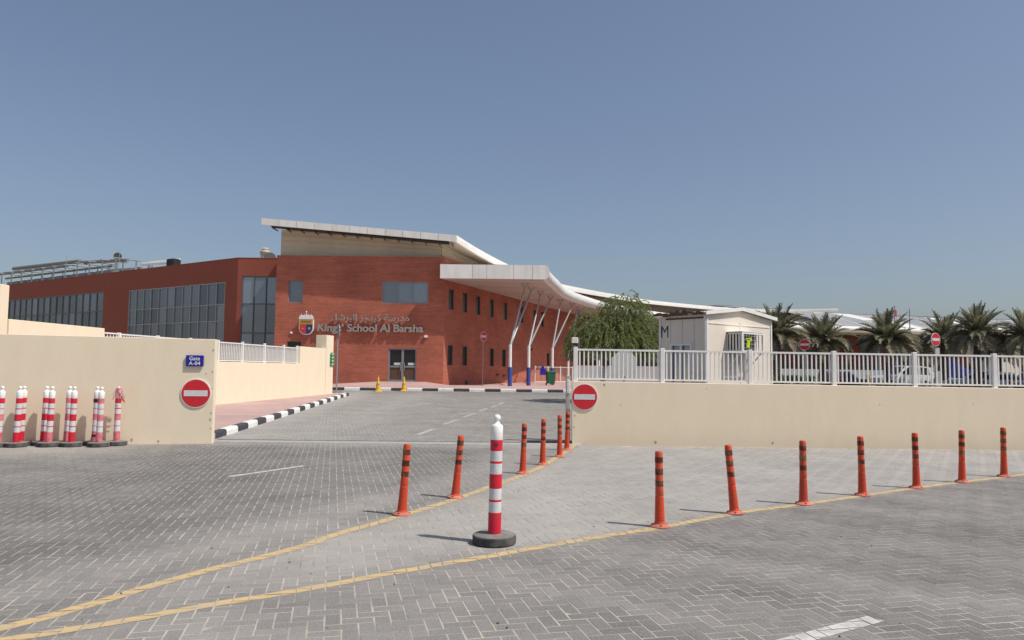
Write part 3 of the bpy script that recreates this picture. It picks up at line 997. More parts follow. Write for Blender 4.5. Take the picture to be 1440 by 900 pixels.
# green pictogram plates on the end of the side wall
gp = thing('green_sign', 'four small green pictogram plates on the end pier of the side wall', 'sign', (-8.53, 35.6, 2.0), math.atan2(17.76, 3.34))
for k, z in enumerate((-0.24, -0.08, 0.08, 0.24)):
    MB().box((0.0, -0.012, z), (0.42, 0.012, 0.13)).obj('plate', M['green_sign'], gp)
    MB().add([(-.09, -.02, z - .04), (.02, -.02, z - .045), (.09, -.02, z + .03), (-.02, -.02, z + .05)], [(0, 1, 2, 3)]).obj('pictogram', M['sign_white'], gp)

# sign seen edge-on at the end of the kerb
es = thing('edge_on_sign', 'grey road sign on a tall pole seen edge on beside the side wall end', 'road sign', (-8.6, 37.0, 0.37), math.radians(111))
MB().tube([(0, 0.03, 0), (0, 0.03, 3.35)], 0.035, 10).obj('pole', M['steel'], es, smooth=40)
bb = MB()
bb.add([(math.sin(2 * PI * (i + .5) / 8) * 0.36, y, 3.03 + math.cos(2 * PI * (i + .5) / 8) * 0.36) for y in (-0.02, 0.0) for i in range(8)],
       [tuple(range(8)), tuple(reversed(range(8, 16)))] + [(i, 8 + i, 8 + (i + 1) % 8, (i + 1) % 8) for i in range(8)])
bb.obj('plate', M['sign_back'], es)

# octagonal sign seen from the back, behind the railing
ob = thing('octagonal_sign', 'back of a grey octagonal road sign behind the right railing', 'road sign', (2.86, 19.0, 0.1), 0.0)
bb = MB()
bb.add([(math.sin(2 * PI * (i + .5) / 8) * 0.345, y, 1.66 + math.cos(2 * PI * (i + .5) / 8) * 0.345) for y in (0.0, 0.02) for i in range(8)],
       [tuple(range(8)), tuple(reversed(range(8, 16)))] + [(i, 8 + i, 8 + (i + 1) % 8, (i + 1) % 8) for i in range(8)])
bb.obj('plate', M['sign_cream'], ob)
MB().tube([(0, 0.06, 0), (0, 0.06, 1.98)], 0.03, 10).obj('pole', M['steel'], ob, smooth=40)
MB().box((0, 0.035, 1.66), (0.08, 0.03, 0.05)).obj('bracket', M['steel'], ob)
# red stop sign far behind the railing
st = thing('stop_sign', 'small red octagonal sign showing just above the railing before the palms', 'road sign', (21.9, 50.0, 0.4), 0.0)
bb = MB()
bb.add([(math.sin(2 * PI * (i + .5) / 8) * 0.33, y, 2.62 + math.cos(2 * PI * (i + .5) / 8) * 0.33) for y in (-0.02, 0.0) for i in range(8)],
       [tuple(range(8)), tuple(reversed(range(8, 16)))] + [(i, 8 + i, 8 + (i + 1) % 8, (i + 1) % 8) for i in range(8)])
bb.obj('plate', M['sign_red'], st)
MB().tube([(0, 0.04, 0), (0, 0.04, 2.9)], 0.03, 8).obj('pole', M['steel'], st, smooth=40)

# lamp box on the right wall's first post
lb = thing('wall_lamp', 'beige lamp box standing on the first railing post', 'lamp', (1.37, 16.23, 2.07))
MB().bbox((0, 0, 0.15), (0.14, 0.12, 0.12), 0.012).obj('housing', M['hut'], lb)
MB().box((0.0, -0.01, 0.065), (0.08, 0.08, 0.05)).obj('lens', M['black'], lb)
MB().tube([(0, 0.02, 0), (0, 0.02, 0.10)], 0.018, 8).obj('stem', M['steel'], lb)
MB().bbox((0.085, 0.03, 0.10), (0.05, 0.06, 0.2), 0.008).obj('conduit_box', M['alu_dark'], lb)

# ------------------------------------------------------------------ bollards
def flex_bollard(label, loc, rz, lean, group, h=0.75):
    t = thing('flexible_bollard', label, 'bollard', loc, rz, group)
    pr = [(0.030, 0.020), (0.062, 0.022), (0.056, 0.04)]
    z = 0.05
    while z < 0.30:
        f = (z - 0.05) / 0.25
        r = 0.0525 - 0.0085 * f
        pr += [(r, z), (r, z + 0.012), (r - 0.006, z + 0.0145), (r - 0.006, z + 0.0195)]
        z += 0.0215
    pr += [(0.043, 0.315), (0.0395, 0.40), (0.0385, h - 0.02), (0.0365, h - 0.008), (0.030, h), (0.022, h - 0.001), (0.018, h - 0.03)]
    R = Matrix.Rotation(lean[0], 4, 'Y') @ Matrix.Rotation(lean[1], 4, 'X')
    po = MB().lathe(pr, 20).obj('post', M['orange'], t, smooth=35)
    po.rotation_euler = R.to_euler()
    bs = MB().lathe([(0.100, 0.001), (0.100, 0.010), (0.085, 0.020), (0.064, 0.030), (0.054, 0.034)], 24).obj('base', M['orange_base'], t, smooth=35)
    for a in (0.5, 2.6, 4.7):
        MB().lathe([(0.011, 0.012), (0.011, 0.026), (0.006, 0.028)], 8, (0.078 * math.cos(a), 0.078 * math.sin(a), 0)).obj('bolt', M['black'], bs)
    for z0, z1 in ((0.403, 0.462), (0.518, 0.580), (0.636, 0.695)):
        bd = MB().lathe([(0.0385, z0), (0.0412, z0 + 0.002), (0.0405, z1 - 0.002), (0.038, z1)], 20, cap=False).obj('reflective_band', M['band'], po, smooth=50)
    return t

LB = [(-1.155, 8.095, (0.055, 0.02)), (-0.668, 9.197, (0.075, 0.03)), (0.185, 11.393, (0.03, 0.0)), (0.531, 12.487, (0.015, 0.0)), (0.888, 13.64, (0.0, 0.02)), (1.103, 14.81, (0.02, 0.0))]
LBL = ['orange flexible bollard nearest us on the left yellow line, leaning right',
       'orange flexible bollard second from the near end of the left line, leaning right',
       'orange flexible bollard just right of the big striped post, on the left line',
       'orange flexible bollard fourth along the left line from the near end',
       'orange flexible bollard with pale bands, next to last before the wall corner',
       'orange flexible bollard standing right at the corner of the right wall']
for (x, y, ln), lab in zip(LB, LBL):
    flex_bollard(lab, (x, y, 0.002), random.uniform(0, 6), (0, 0), 'flexible bollards along the left yellow line').rotation_euler = (-ln[1], ln[0], random.uniform(-.4, .4))
RB = [(1.505, 7.611, (-0.012, 0.0)), (2.476, 8.353, (-0.085, 0.02)), (3.481, 8.981, (0.0, 0.0)), (4.507, 9.676, (-0.02, 0.0)), (5.565, 10.353, (-0.015, 0.0)), (6.543, 10.942, (0.015, 0.0)), (7.583, 11.599, (0.012, 0.0))]
RBL = ['orange flexible bollard nearest us on the right yellow line, upright',
       'orange flexible bollard on the right line tilting clearly to the left, torn base',
       'third orange flexible bollard from the near end of the right line',
       'middle orange flexible bollard of the seven on the right line',
       'orange flexible bollard with pale worn bands, third from the far right end',
       'orange flexible bollard next to last on the right line',
       'orange flexible bollard farthest right, at the right edge of the view']
for (x, y, ln), lab in zip(RB, RBL):
    flex_bollard(lab, (x, y, 0.002), 0, (0, 0), 'flexible bollards along the right yellow line').rotation_euler = (-ln[1], ln[0], random.uniform(-.4, .4))

def ring(r, z0, z1, n=24):
    return MB().lathe([(r - 0.002, z0), (r + 0.0015, z0 + 0.002), (r + 0.0015, z1 - 0.002), (r - 0.002, z1)], n, cap=False)

def delineator(label, loc, reds, group=None, tape=(), hat=True, brad=0.196, tilt=0.0):
    t = thing('delineator_post', label, 'traffic post', loc, 0.0, group)
    b = MB().lathe([(brad - .008, 0.0), (brad, 0.01), (brad, 0.07), (brad - .008, 0.078)], 36)
    ba = b.obj('base', M['rubber'], t, smooth=30)
    MB().lathe([(brad - .008, 0.0785), (brad - .02, 0.084), (0.07, 0.086)], 36).obj('base_top', M['rubber_top'], ba, smooth=30)
    pr = [(0.058, 0.085), (0.057, 0.12), (0.056, 0.30), (0.0545, 0.60), (0.0535, 0.92), (0.0555, 0.925), (0.0555, 1.042), (0.050, 1.052), (0.034, 1.062), (0.022, 1.078), (0.019, 1.088),
          (0.024, 1.094), (0.031, 1.108), (0.0325, 1.120), (0.029, 1.135), (0.018, 1.146), (0.004, 1.149)]
    po = MB().lathe(pr, 24).obj('post', M['white_plastic'], t, smooth=40)
    po.rotation_euler = (0, tilt, 0)
    segs = [(0.087, 0.277), (0.369, 0.392), (0.487, 0.617), (0.710, 0.732), (0.822, 0.923)]
    for (z0, z1), m in zip(segs, reds):
        r = 0.0575 if z0 < 0.1 else 0.0565 - 0.003 * z0
        ring(r, z0, z1).obj('red_band', M[m], po, smooth=50)
    for z0, z1 in ((0.277, 0.369), (0.392, 0.487), (0.617, 0.710), (0.732, 0.822)):
        ring(0.0562 - 0.003 * z0, z0 + .001, z1 - .001).obj('white_band', M['reflect'], po, smooth=50)
    for z0, z1 in tape:
        ring(0.060, z0, z1).obj('tape', M['black_tape'], po, smooth=50)
    return t, po

R5 = ['red_film'] * 5
t, po = delineator('tall red and white striped post on a round black base between the yellow lines', (-0.139, 6.826, 0.002), R5, tilt=0.012)
# flaw in the top red band
MB().add([(-0.02, -0.0585, 0.88), (-0.008, -0.0592, 0.862), (0.0, -0.0595, 0.875), (0.012, -0.0592, 0.868), (0.018, -0.0585, 0.885), (0.006, -0.0594, 0.90), (-0.004, -0.0597, 0.886), (-0.012, -0.059, 0.902)], [tuple(range(8))]).obj('scuff', M['rubber'], po)
P5 = ['pink_film'] * 5
def dl(label, x, off, reds, tape=(), tilt=0.0):
    p = wl_pt(x, off)
    return delineator(label, (p.x, p.y, 0.002), reds, 'striped posts stored along the left wall', tape, tilt=tilt)
dl('striped post cut by the left picture edge, with a faded pink lower half', -9.813, 0.46, ['pink_film', 'pink_film', 'pink_film', 'pink_film', 'red_film'], tilt=0.03)
dl('striped post with scratched white bands, front one of the leftmost pair by the wall', -9.497, 0.47, R5, tilt=0.03)
dl('striped post behind the scratched one, rear of the leftmost pair', -9.535, 0.21, R5, tilt=0.02)
dl('striped post with a faded pink bottom band, front of the second pair', -8.936, 0.44, ['pink_film', 'red_film', 'red_film', 'red_film', 'red_film'], tilt=0.02)
dl('striped post with a bright red bottom, rear of the second pair', -9.131, 0.21, R5, tilt=0.02)
dl('striped post with deep red bands, front of the middle pair', -8.536, 0.44, R5, tilt=0.015)
dl('faded pink striped post, rear of the middle pair', -8.716, 0.21, P5, tilt=0.02)
_, pt = dl('striped post wrapped in two bands of black tape by the left wall', -8.2, 0.23, P5, ((0.845, 0.905), (0.165, 0.215)), tilt=0.01)
dl('pale pink striped post standing in front of the taped one', -8.027, 0.50, P5, tilt=0.012)
_, ph = dl('striped post with torn barrier tape tangled over its top', -7.799, 0.24, ['pink_film', 'pink_film', 'pink_film', 'red_film', 'red_film'])
tp = MB()
for k in range(16):
    a = random.uniform(0, 6.28)
    q = [Vector((0.03 * math.cos(a), 0.03 * math.sin(a), 1.13))]
    for s in range(6):
        q.append(Vector(((0.045 + .012 * s + random.uniform(-.012, .03)) * math.cos(a + s * .25), (0.045 + .012 * s) * math.sin(a + s * .25), 1.10 - s * random.uniform(0.035, 0.055))))
    for s in range(6):
        w = Vector((0, 0, 0.009)); sd = Vector((-math.sin(a), math.cos(a), 0)) * 0.008
        tp.add([q[s] - sd, q[s] + sd, q[s + 1] + sd + w * .2, q[s + 1] - sd], [(0, 1, 2, 3)])
o = tp.obj('torn_tape', M['pink_film'], ph)
o['kind'] = 'stuff'

# yellow cones
def cone(label, loc):
    t = thing('traffic_cone', label, 'traffic cone', loc, 0.3, 'yellow cones before the school door')
    MB().bbox((0, 0, 0.025), (0.42, 0.42, 0.05), 0.02).obj('base', M['cone_yellow'], t)
    b = MB().lathe([(0.155, 0.05), (0.115, 0.26), (0.12, 0.28), (0.10, 0.32), (0.085, 0.46), (0.09, 0.48), (0.07, 0.52), (0.06, 0.66), (0.065, 0.68), (0.045, 0.72), (0.03, 0.82), (0.015, 0.83)], 16)
    b.obj('cone_body', M['cone_yellow'], t, smooth=30)
    MB().lathe([(0.108, 0.345), (0.095, 0.43)], 16, cap=False).obj('stripe', M['gold'], t)
    return t
cone('left yellow cone on the driveway before the glass school door', (-7.39, 41.6, gz(41.6) + .002))
cone('right yellow cone close to the kerb before the school door', (-6.12, 42.7, gz(42.7) + .002))

# wheelie bin
wb = thing('wheelie_bin', 'green wheelie bin beside the farthest canopy column', 'bin', (2.98, 57.0, 0.468), 0.2)
b = MB()
b.add([(-.26, -.30, .12), (.26, -.30, .12), (.26, .28, .12), (-.26, .28, .12), (-.31, -.37, .98), (.31, -.37, .98), (.31, .37, .98), (-.31, .37, .98)],
      [(0, 1, 5, 4), (1, 2, 6, 5), (2, 3, 7, 6), (3, 0, 4, 7), (3, 2, 1, 0), (4, 5, 6, 7)])
b.obj('body', M['green_bin'], wb)
b = MB(); b.prism([(0, -.40, 0.985), (0, .40, .985), (0, .40, 1.03), (0, .1, 1.09), (0, -.38, 1.04)], (-.34, 0, 0), (.34, 0, 0))
b.obj('lid', M['green_bin'], wb)
for sx in (-.27, .27):
    MB().tube([(sx - .03, .26, .1), (sx + .03, .26, .1)], 0.1, 14).obj('wheel', M['tyre'], wb)
MB().tube([(-.28, .42, .95), (.28, .42, .95)], 0.02, 8).obj('handle', M['green_bin'], wb)

# ------------------------------------------------------------------ the school
SC = thing('school_building', 'red brick school with a wavy white roof, canopy and large lettering', 'school', (-4.8, 52.5, 0.46))

def wall_open(name, A, B, z0, z1, ops, depth, material, parent, world=True):
    """wall face from A to B (outside is to the right of A->B seen from above: -Y for +X), openings with reveals. ops: (u0,u1,za,zb)"""
    A, B = Vector((A[0], A[1], 0)), Vector((B[0], B[1], 0))
    t = (B - A); L = t.length; t.normalize()
    nin = Vector((-t.y, t.x, 0))
    us = sorted(set([0, L] + [q for o in ops for q in o[:2]]))
    zs = sorted(set([z0, z1] + [q for o in ops for q in o[2:4]]))
    me_v, me_f, uvs = [], [], []
    def quad(p, uv):
        n = len(me_v); me_v.extend(p); me_f.append((n, n + 1, n + 2, n + 3)); uvs.extend(uv)
    def W_(u, z, d=0.0): return A + t * u + nin * d + Vector((0, 0, z))
    for i in range(len(us) - 1):
        for j in range(len(zs) - 1):
            um, zm = (us[i] + us[i + 1]) / 2, (zs[j] + zs[j + 1]) / 2
            if any(o[0] < um < o[1] and o[2] < zm < o[3] for o in ops): continue
            a, c, d, e = us[i], us[i + 1], zs[j], zs[j + 1]
            quad([W_(a, d), W_(c, d), W_(c, e), W_(a, e)], [(a, d), (c, d), (c, e), (a, e)])
    for a, c, d, e in ops:
        quad([W_(a, d), W_(a, e), W_(a, e, depth), W_(a, d, depth)], [(a, d), (a, e), (a + depth, e), (a + depth, d)])
        quad([W_(c, d), W_(c, d, depth), W_(c, e, depth), W_(c, e)], [(c, d), (c + depth, d), (c + depth, e), (c, e)])
        quad([W_(a, e), W_(c, e), W_(c, e, depth), W_(a, e, depth)], [(a, e), (c, e), (c, e + depth), (a, e + depth)])
        quad([W_(a, d), W_(a, d, depth), W_(c, d, depth), W_(c, d)], [(a, d), (a, d + depth), (c, d + depth), (c, d)])
    me = bpy.data.meshes.new(name)
    me.from_pydata([tuple(v) for v in me_v], [], me_f)
    ul = me.uv_layers.new(name='UVMap')
    ul.data.foreach_set('uv', np.array(uvs, np.float32).ravel())
    me.update()
    return link(name, me, material, parent, world)

def window(A, B, op, depth, cols, rows, glass, frame, parent, fw=0.06, name='window', rowz=None, world=True):
    """frame mesh with one pane object per light"""
    A, B = Vector((A[0], A[1], 0)), Vector((B[0], B[1], 0))
    t = (B - A).normalized(); nin = Vector((-t.y, t.x, 0))
    u0, u1, z0, z1 = op
    ang = math.atan2(t.y, t.x)
    fr = MB()
    def bar(ua, ub, za, zb, d=depth - 0.05, th=0.07):
        c = A + t * ((ua + ub) / 2) + nin * d + Vector((0, 0, (za + zb) / 2))
        fr.box(c, (ub - ua, th, zb - za), ang)
    us = [u0 + (u1 - u0) * i / cols for i in range(cols + 1)]
    zs = rowz if rowz else [z0 + (z1 - z0) * j / rows for j in range(rows + 1)]
    h = fw / 2
    for i, u in enumerate(us):
        a = u if i == 0 else (u - fw if i == cols else u - h)
        bar(a, a + fw, z0, z1)
    for j, z in enumerate(zs):
        a = z if j == 0 else (z - fw if j == len(zs) - 1 else z - h)
        for i in range(cols):
            ua = us[i] + (fw if i == 0 else h); ub = us[i + 1] - (fw if i == cols - 1 else h)
            bar(ua, ub, a, a + fw, th=0.066)
    f = fr.obj(name, frame, parent, world)
    for i in range(cols):
        for j in range(len(zs) - 1):
            c = A + t * ((us[i] + us[i + 1]) / 2) + nin * depth + Vector((0, 0, (zs[j] + zs[j + 1]) / 2))
            p = MB().box(c, (us[i + 1] - us[i] - fw * .5, 0.02, zs[j + 1] - zs[j] - fw * .5), ang).obj('pane', glass, f, world)
    return f

# front face
FA, FB = (-16.7, 52.5), (-4.79, 52.5)
fx = lambda x: x - FA[0]
o1 = (fx(-15.82), fx(-14.80), 6.17, 7.75)
o2 = (fx(-9.18), fx(-5.95), 6.19, 7.72)
o3 = (fx(-8.66), fx(-6.68), 0.70, 3.01)
o4 = (fx(-15.79), fx(-14.81), 1.9, 3.44)
wall_open('front_wall', FA, FB, 0.2, 9.53, [o1, o2, o3, o4], 0.20, M['brick'], SC)
window(FA, FB, o1, 0.18, 1, 1, M['glass'], M['alu'], SC)
window(FA, FB, o2, 0.10, 3, 1, M['glass'], M['alu'], SC, 0.07)
window(FA, FB, o4, 0.18, 1, 1, M['glass_dark'], M['alu_dark'], SC)
# glazed door
dA = Vector((-8.66, 52.5, 0))
dr = MB()
for x0, x1, z0, z1 in ((-8.66, -8.56, .7, 3.0), (-6.78, -6.68, .7, 3.0), (-7.74, -7.58, .7, 2.93), (-8.56, -6.78, 2.93, 3.0), (-8.56, -7.74, 1.68, 1.80), (-7.58, -6.78, 1.68, 1.80), (-8.56, -7.74, .7, .82), (-7.58, -6.78, .7, .82)):
    dr.box(((x0 + x1) / 2, 52.60, (z0 + z1) / 2), (x1 - x0, 0.08, z1 - z0))
door = dr.obj('door', M['alu'], SC, True)
for x0, x1 in ((-8.56, -7.74), (-7.58, -6.78)):
    MB().box(((x0 + x1) / 2, 52.63, 2.365), (x1 - x0 + .02, 0.02, 1.13)).obj('pane', M['glass_dark'], door, True)
    MB().box(((x0 + x1) / 2, 52.62, 1.25), (x1 - x0 + .02, 0.03, 0.86)).obj('lower_panel', M['wood'], door, True)
    MB().box((x0 + 0.52, 52.615, 1.93), (0.45, 0.01, 0.17)).obj('notice', M['reflect'], door, True)
for x in (-7.79, -7.53):
    MB().tube([(x, 52.53, 1.45), (x, 52.53, 2.05)], 0.02, 8).obj('handle', M['steel'], door, True)
MB().box((-7.67, 52.57, 0.69), (2.1, 0.3, 0.02)).obj('door_sill', M['concrete'], SC, True)

# right-hand (side) wall, then curving round to the right
RA = (-4.79, 52.5)
RD = Vector((0.376, 1.0)).normalized()
RBp = (RA[0] + RD.x * 34, RA[1] + RD.y * 34)
def ry(y): return (y - RA[1]) / RD.y
ups = [53.56, 55.82, 58.15, 60.8, 63.69, 67.59, 70.97, 73.2]
los = [53.54, 55.93, 60.96, 63.52, 74.99, 81.53]
ops = [(ry(y) - .43, ry(y) + .43, 5.86, 7.35) for y in ups] + [(ry(y) - .43, ry(y) + .43, 1.86, 3.34) for y in los]
# the outside of this wall is to its right, so run it from far to near reversed
def rev(ops, L): return [(L - o[1], L - o[0], o[2], o[3]) for o in ops]
wall_open('side_wall', RA, RBp, 0.2, 9.53, ops, 0.13, M['brick'], SC)
for o in ops:
    window(RA, RBp, o, 0.11, 1, 1, M['glass_dark'], M['alu_dark'], SC, 0.05)

WPATH = smooth_path([(RBp[0], RBp[1]), (13.0, 95.5), (24, 107), (40, 117.5), (62, 124), (84, 130), (112, 138)], 24)
cw = MB()
for k in range(len(WPATH) - 1):
    a, c = WPATH[k], WPATH[k + 1]
    cw.add([(a[0], a[1], .2), (c[0], c[1], .2), (c[0], c[1], 9.4), (a[0], a[1], 9.4)], [(0, 1, 2, 3)])
cw.obj('curved_wall', M['dark_red_shade'], SC, True)
for k in range(1, len(WPATH) - 1):
    a, c = Vector(WPATH[k]), Vector(WPATH[k + 1])
    t = (c - a); L = t.length; ang = math.atan2(t.y, t.x)
    n = Vector((t.y, -t.x)).normalized()
    m_ = (a + c) / 2 + n * 0.05
    for z0, z1 in ((1.2, 3.4), (4.6, 7.4)):
        f = MB().box((m_.x, m_.y, (z0 + z1) / 2), (L * 0.74, 0.14, z1 - z0), ang).obj('window', M['alu_dark'], SC, True)
        MB().box((m_.x + n.x * .06, m_.y + n.y * .06, (z0 + z1) / 2), (L * 0.70, 0.06, z1 - z0 - .2), ang).obj('pane', M['glass_dark'], f, True)

# left return of the main block, recessed front with curtain glass, then the long left wing
wall_open('return_wall', (-16.7, 56.0), (-16.7, 52.5), 0.2, 9.53, [], 0.1, M['brick'], SC)
FC, FD = (-20.74, 56.0), (-16.7, 56.0)
oc = (0.34, 4.04, 0.9, 8.45)
wall_open('recessed_wall', FC, FD, 0.2, 9.80, [oc], 0.12, M['red_render'], SC)
window(FC, FD, oc, 0.10, 4, 5, M['glass'], M['alu_dark'], SC, 0.07, 'curtain_wall', rowz=[0.9, 2.5, 4.15, 6.35, 8.45])
WA, WB = (-56.0, 79.4), (-20.74, 56.0)
def wu(x): return (Vector((x, 79.4 + (x + 56.0) * (56.0 - 79.4) / (56.0 - 20.74))) - Vector(WA)).length
w1 = (wu(-33.1), wu(-21.95), 1.2, 8.08)
w2 = (wu(-51.9), wu(-36.55), 1.2, 8.22)
wall_open('wing_wall', WA, WB, 0.2, 9.80, [w1, w2], 0.12, M['red_render'], SC)
window(WA, WB, w1, 0.10, 12, 4, M['glass_wing'], M['mullion'], SC, 0.075, 'window', rowz=[1.2, 3.2, 5.1, 6.38, 8.08])
window(WA, WB, w2, 0.10, 15, 3, M['glass_wing'], M['frame_grey'], SC, 0.08, 'window', rowz=[1.2, 3.8, 6.49, 8.22])
# flat roof of the wing with a thin parapet coping
rf = MB()
rf.add([(-56, 79.4, 9.5), (-20.74, 56.0, 9.5), (-16.7, 56, 9.5), (-16.7, 80, 9.5), (-45, 98, 9.5)], [(0, 1, 2, 3, 4)])
rf.obj('wing_roof', M['concrete'], SC, True)
cp = MB()
for a, c in ((WA, WB), (FC, FD)):
    a, c = Vector((*a, 0)), Vector((*c, 0)); t = (c - a).normalized(); n = Vector((-t.y, t.x, 0))
    cp.prism([n * -0.02 + Vector((0, 0, 9.80)), n * 0.25 + Vector((0, 0, 9.80)), n * 0.25 + Vector((0, 0, 9.86)), n * -0.02 + Vector((0, 0, 9.86))], a, c - t * 0.02)
cp.obj('coping', M['red_render'], SC, True)

# clerestory behind the brick parapet: cladding panels
def clad(a, c, z0a, z0c, z1a, z1c, n, name='cladding_panel'):
    a, c = Vector((*a, 0)), Vector((*c, 0))
    for k in range(n):
        p, q = a.lerp(c, k / n), a.lerp(c, (k + 1) / n)
        t = (q - p).normalized(); nn = Vector((-t.y, t.x, 0))
        p, q = p + t * .006, q - t * .006
        f0, f1 = k / n, (k + 1) / n
        zb0, zb1 = z0a + (z0c - z0a) * f0, z0a + (z0c - z0a) * f1
        zt0, zt1 = z1a + (z1c - z1a) * f0, z1a + (z1c - z1a) * f1
        b = MB()
        rows_ = 9
        P, F = [], []
        for r in range(rows_ + 1):                      # shallow horizontal ribs
            for (pt, zb, zt) in ((p, zb0, zt0), (q, zb1, zt1)):
                z = zb + (zt - zb) * r / rows_
                P.append(pt + Vector((0, 0, z)) - nn * (0.03 if r % 2 else 0.0))
        for r in range(rows_):
            F.append((2 * r, 2 * r + 1, 2 * r + 3, 2 * r + 2))
        b.add(P, F)
        b.obj(name, M['beige_clad'], SC, True)
clad((-16.55, 53.0), (-5.1, 53.0), 9.4, 9.4, 11.45, 10.55, 6)
CE = (-5.1 + RD.x * 30, 53.0 + RD.y * 30)
clad((-5.1, 53.0), CE, 9.4, 8.8, 10.50, 9.75, 12)
def backing(a, c, z0, z1a, z1c):
    a, c = Vector((*a, 0)), Vector((*c, 0)); t = (c - a).normalized(); n = Vector((-t.y, t.x, 0)) * .06
    MB().add([a + n + Vector((0, 0, z0)), c + n + Vector((0, 0, z0)), c + n + Vector((0, 0, z1c)), a + n + Vector((0, 0, z1a))], [(0, 1, 2, 3)]).obj('cladding_backing', M['beige_clad'], SC, True)
backing((-16.55, 53.0), (-5.1, 53.0), 9.4, 11.45, 10.55)
backing((-5.1, 53.0), CE, 9.4, 10.5, 9.75)
MB().box((-16.57, 54.5, 10.4), (0.05, 3.0, 2.0)).obj('cladding_end', M['beige_clad'], SC, True)
CP2 = [(p[0] - 0.9, p[1] + 1.0) for p in WPATH]
for k in range(0, 16):
    clad(CP2[k], CP2[k + 1], 8.6, 8.6, 10.6, 10.7, 1)
# brick parapet inner strip top
MB().add([(-16.7, 52.5, 9.53), (-4.79, 52.5, 9.53), (-4.9, 53.2, 9.53), (-16.7, 53.2, 9.53)], [(0, 1, 2, 3)]).obj('parapet_top', M['concrete'], SC, True)

# upper roof: front edge and a long right-hand edge that dips and curves
UR = smooth_path([(-3.96, 51.4, 10.86), (-2.4, 54.6, 10.35), (-0.5, 58.3, 9.88), (2.3, 65.0, 9.62), (5.6, 72.8, 9.85), (11.5, 84.5, 10.3), (19.4, 96.5, 10.65), (36, 110.7, 11.0), (49.5, 113.0, 11.45)], 56)
UL = [(-17.5, 51.4, 11.92)]
up = MB(); un = MB()
NR = len(UR)
inner = []
for k, p in enumerate(UR):
    f = k / (NR - 1)
    q = Vector((-17.5, 51.4, 11.92)).lerp(Vector((30, 150, 13.0)), f)
    inner.append(q)
for k in range(NR - 1):
    a, c = Vector(UR[k]), Vector(UR[k + 1])
    d, e = inner[k + 1], inner[k]
    up.add([a, c, d, e], [(0, 1, 2, 3)])
    z = Vector((0, 0, 0.36))
    un.add([a - z, e - z, d - z, c - z], [(0, 1, 2, 3)])
up.obj('upper_roof', M['roof_grey'], SC, True)
un.obj('roof_underside', M['beige_clad'], SC, True)
# front fascia panels
A_, B_ = Vector((-17.5, 51.4, 11.92)), Vector((-3.96, 51.4, 10.86))
nF = 11
for k in range(nF):
    p, q = A_.lerp(B_, k / nF) + Vector((.012, 0, 0)), A_.lerp(B_, (k + 1) / nF) - Vector((.012, 0, 0))
    MB().prism([(0, -0.06, 0.03), (0, 0.05, 0.03), (0, 0.05, -0.43), (0, -0.06, -0.43)], p, q).obj('fascia_panel', M['roof_white'], SC, True)
# black strip paints in the deep shade below the front edge, and brackets
MB().prism([(0, 0.10, -0.36), (0, 0.9, -0.36), (0, 0.9, -0.50), (0, 0.10, -0.50)], A_ + Vector((.6, 0, 0)), B_ - Vector((.5, 0, 0))).obj('gutter_shade', M['black'], SC, True)
for k in range(14):
    p = A_.lerp(B_, (k + .7) / 14)
    MB().box(p + Vector((0, 0.85, -0.53)), (0.08, 1.3, 0.06)).obj('roof_bracket', M['alu_dark'], SC, True)
# right edge: panels following the curve
for k in range(0, NR - 1, 2):
    pts = [Vector(UR[k]), Vector(UR[min(k + 1, NR - 1)]), Vector(UR[min(k + 2, NR - 1)])]
    b = MB()
    P, F = [], []
    for i, p in enumerate(pts):
        t = (pts[min(i + 1, 2)] - pts[max(i - 1, 0)]).normalized()
        n = Vector((t.y, -t.x, 0)).normalized()
        for off, z in ((0.05, 0.03), (0.07, -0.2), (0.05, -0.44), (-0.12, -0.44), (-0.12, 0.03)):
            P.append(p + n * off + Vector((0, 0, z)))
    for i in range(2):
        for j in range(5):
            F.append((i * 5 + j, i * 5 + (j + 1) % 5, i * 5 + 5 + (j + 1) % 5, i * 5 + 5 + j))
    F.append((0, 1, 2, 3, 4)); F.append((14, 13, 12, 11, 10))
    b.add(P, F); b.obj('edge_panel', M['edge_white'], SC, True)

# canopy: flat soffit between the wall and a rounded white edge
EP = smooth_path([(2.55, 51.5), (2.85, 54.0), (3.75, 59.0), (5.0, 65.3), (7.61, 72.6), (11.56, 80.8), (19.27, 91.75), (26.2, 98.6), (40.2, 109.5), (62, 116.2), (84, 122.4), (112, 130)], 66)
WI = smooth_path([(-5.03, 51.5), (-4.79, 52.5), (-2.9, 57.5), (0.1, 65.5), (2.9, 73), (6.2, 81.8), (12.6, 94.6), (20, 103), (36, 115), (60, 123), (82.5, 129.5), (111, 138)], 66)
cs, ce, ct = MB(), MB(), MB()
nose = [(0.9, -0.92, 's'), (0.42, -0.94, 'e'), (0.12, -0.85, 'e'), (0.0, -0.6, 'e'), (-0.02, -0.45, 'e'), (0.02, -0.28, 'e'), (0.16, -0.08, 'e'), (0.45, 0.0, 'e'), (0.95, 0.02, 't')]
N = len(EP)
for k in range(N):
    p, w = Vector((*EP[k], 8.84)), Vector((*WI[k], 8.84))
    d = (w - p).normalized()
    cs.v += [tuple(w + Vector((0, 0, -0.92))), tuple(p + d * 0.42 + Vector((0, 0, -0.94)))]
    ct.v += [tuple(p + d * 0.45), tuple(w + Vector((0, 0, 0.1)))]
    ce.v += [tuple(p + d * a + Vector((0, 0, z))) for a, z, _ in nose[1:8]]
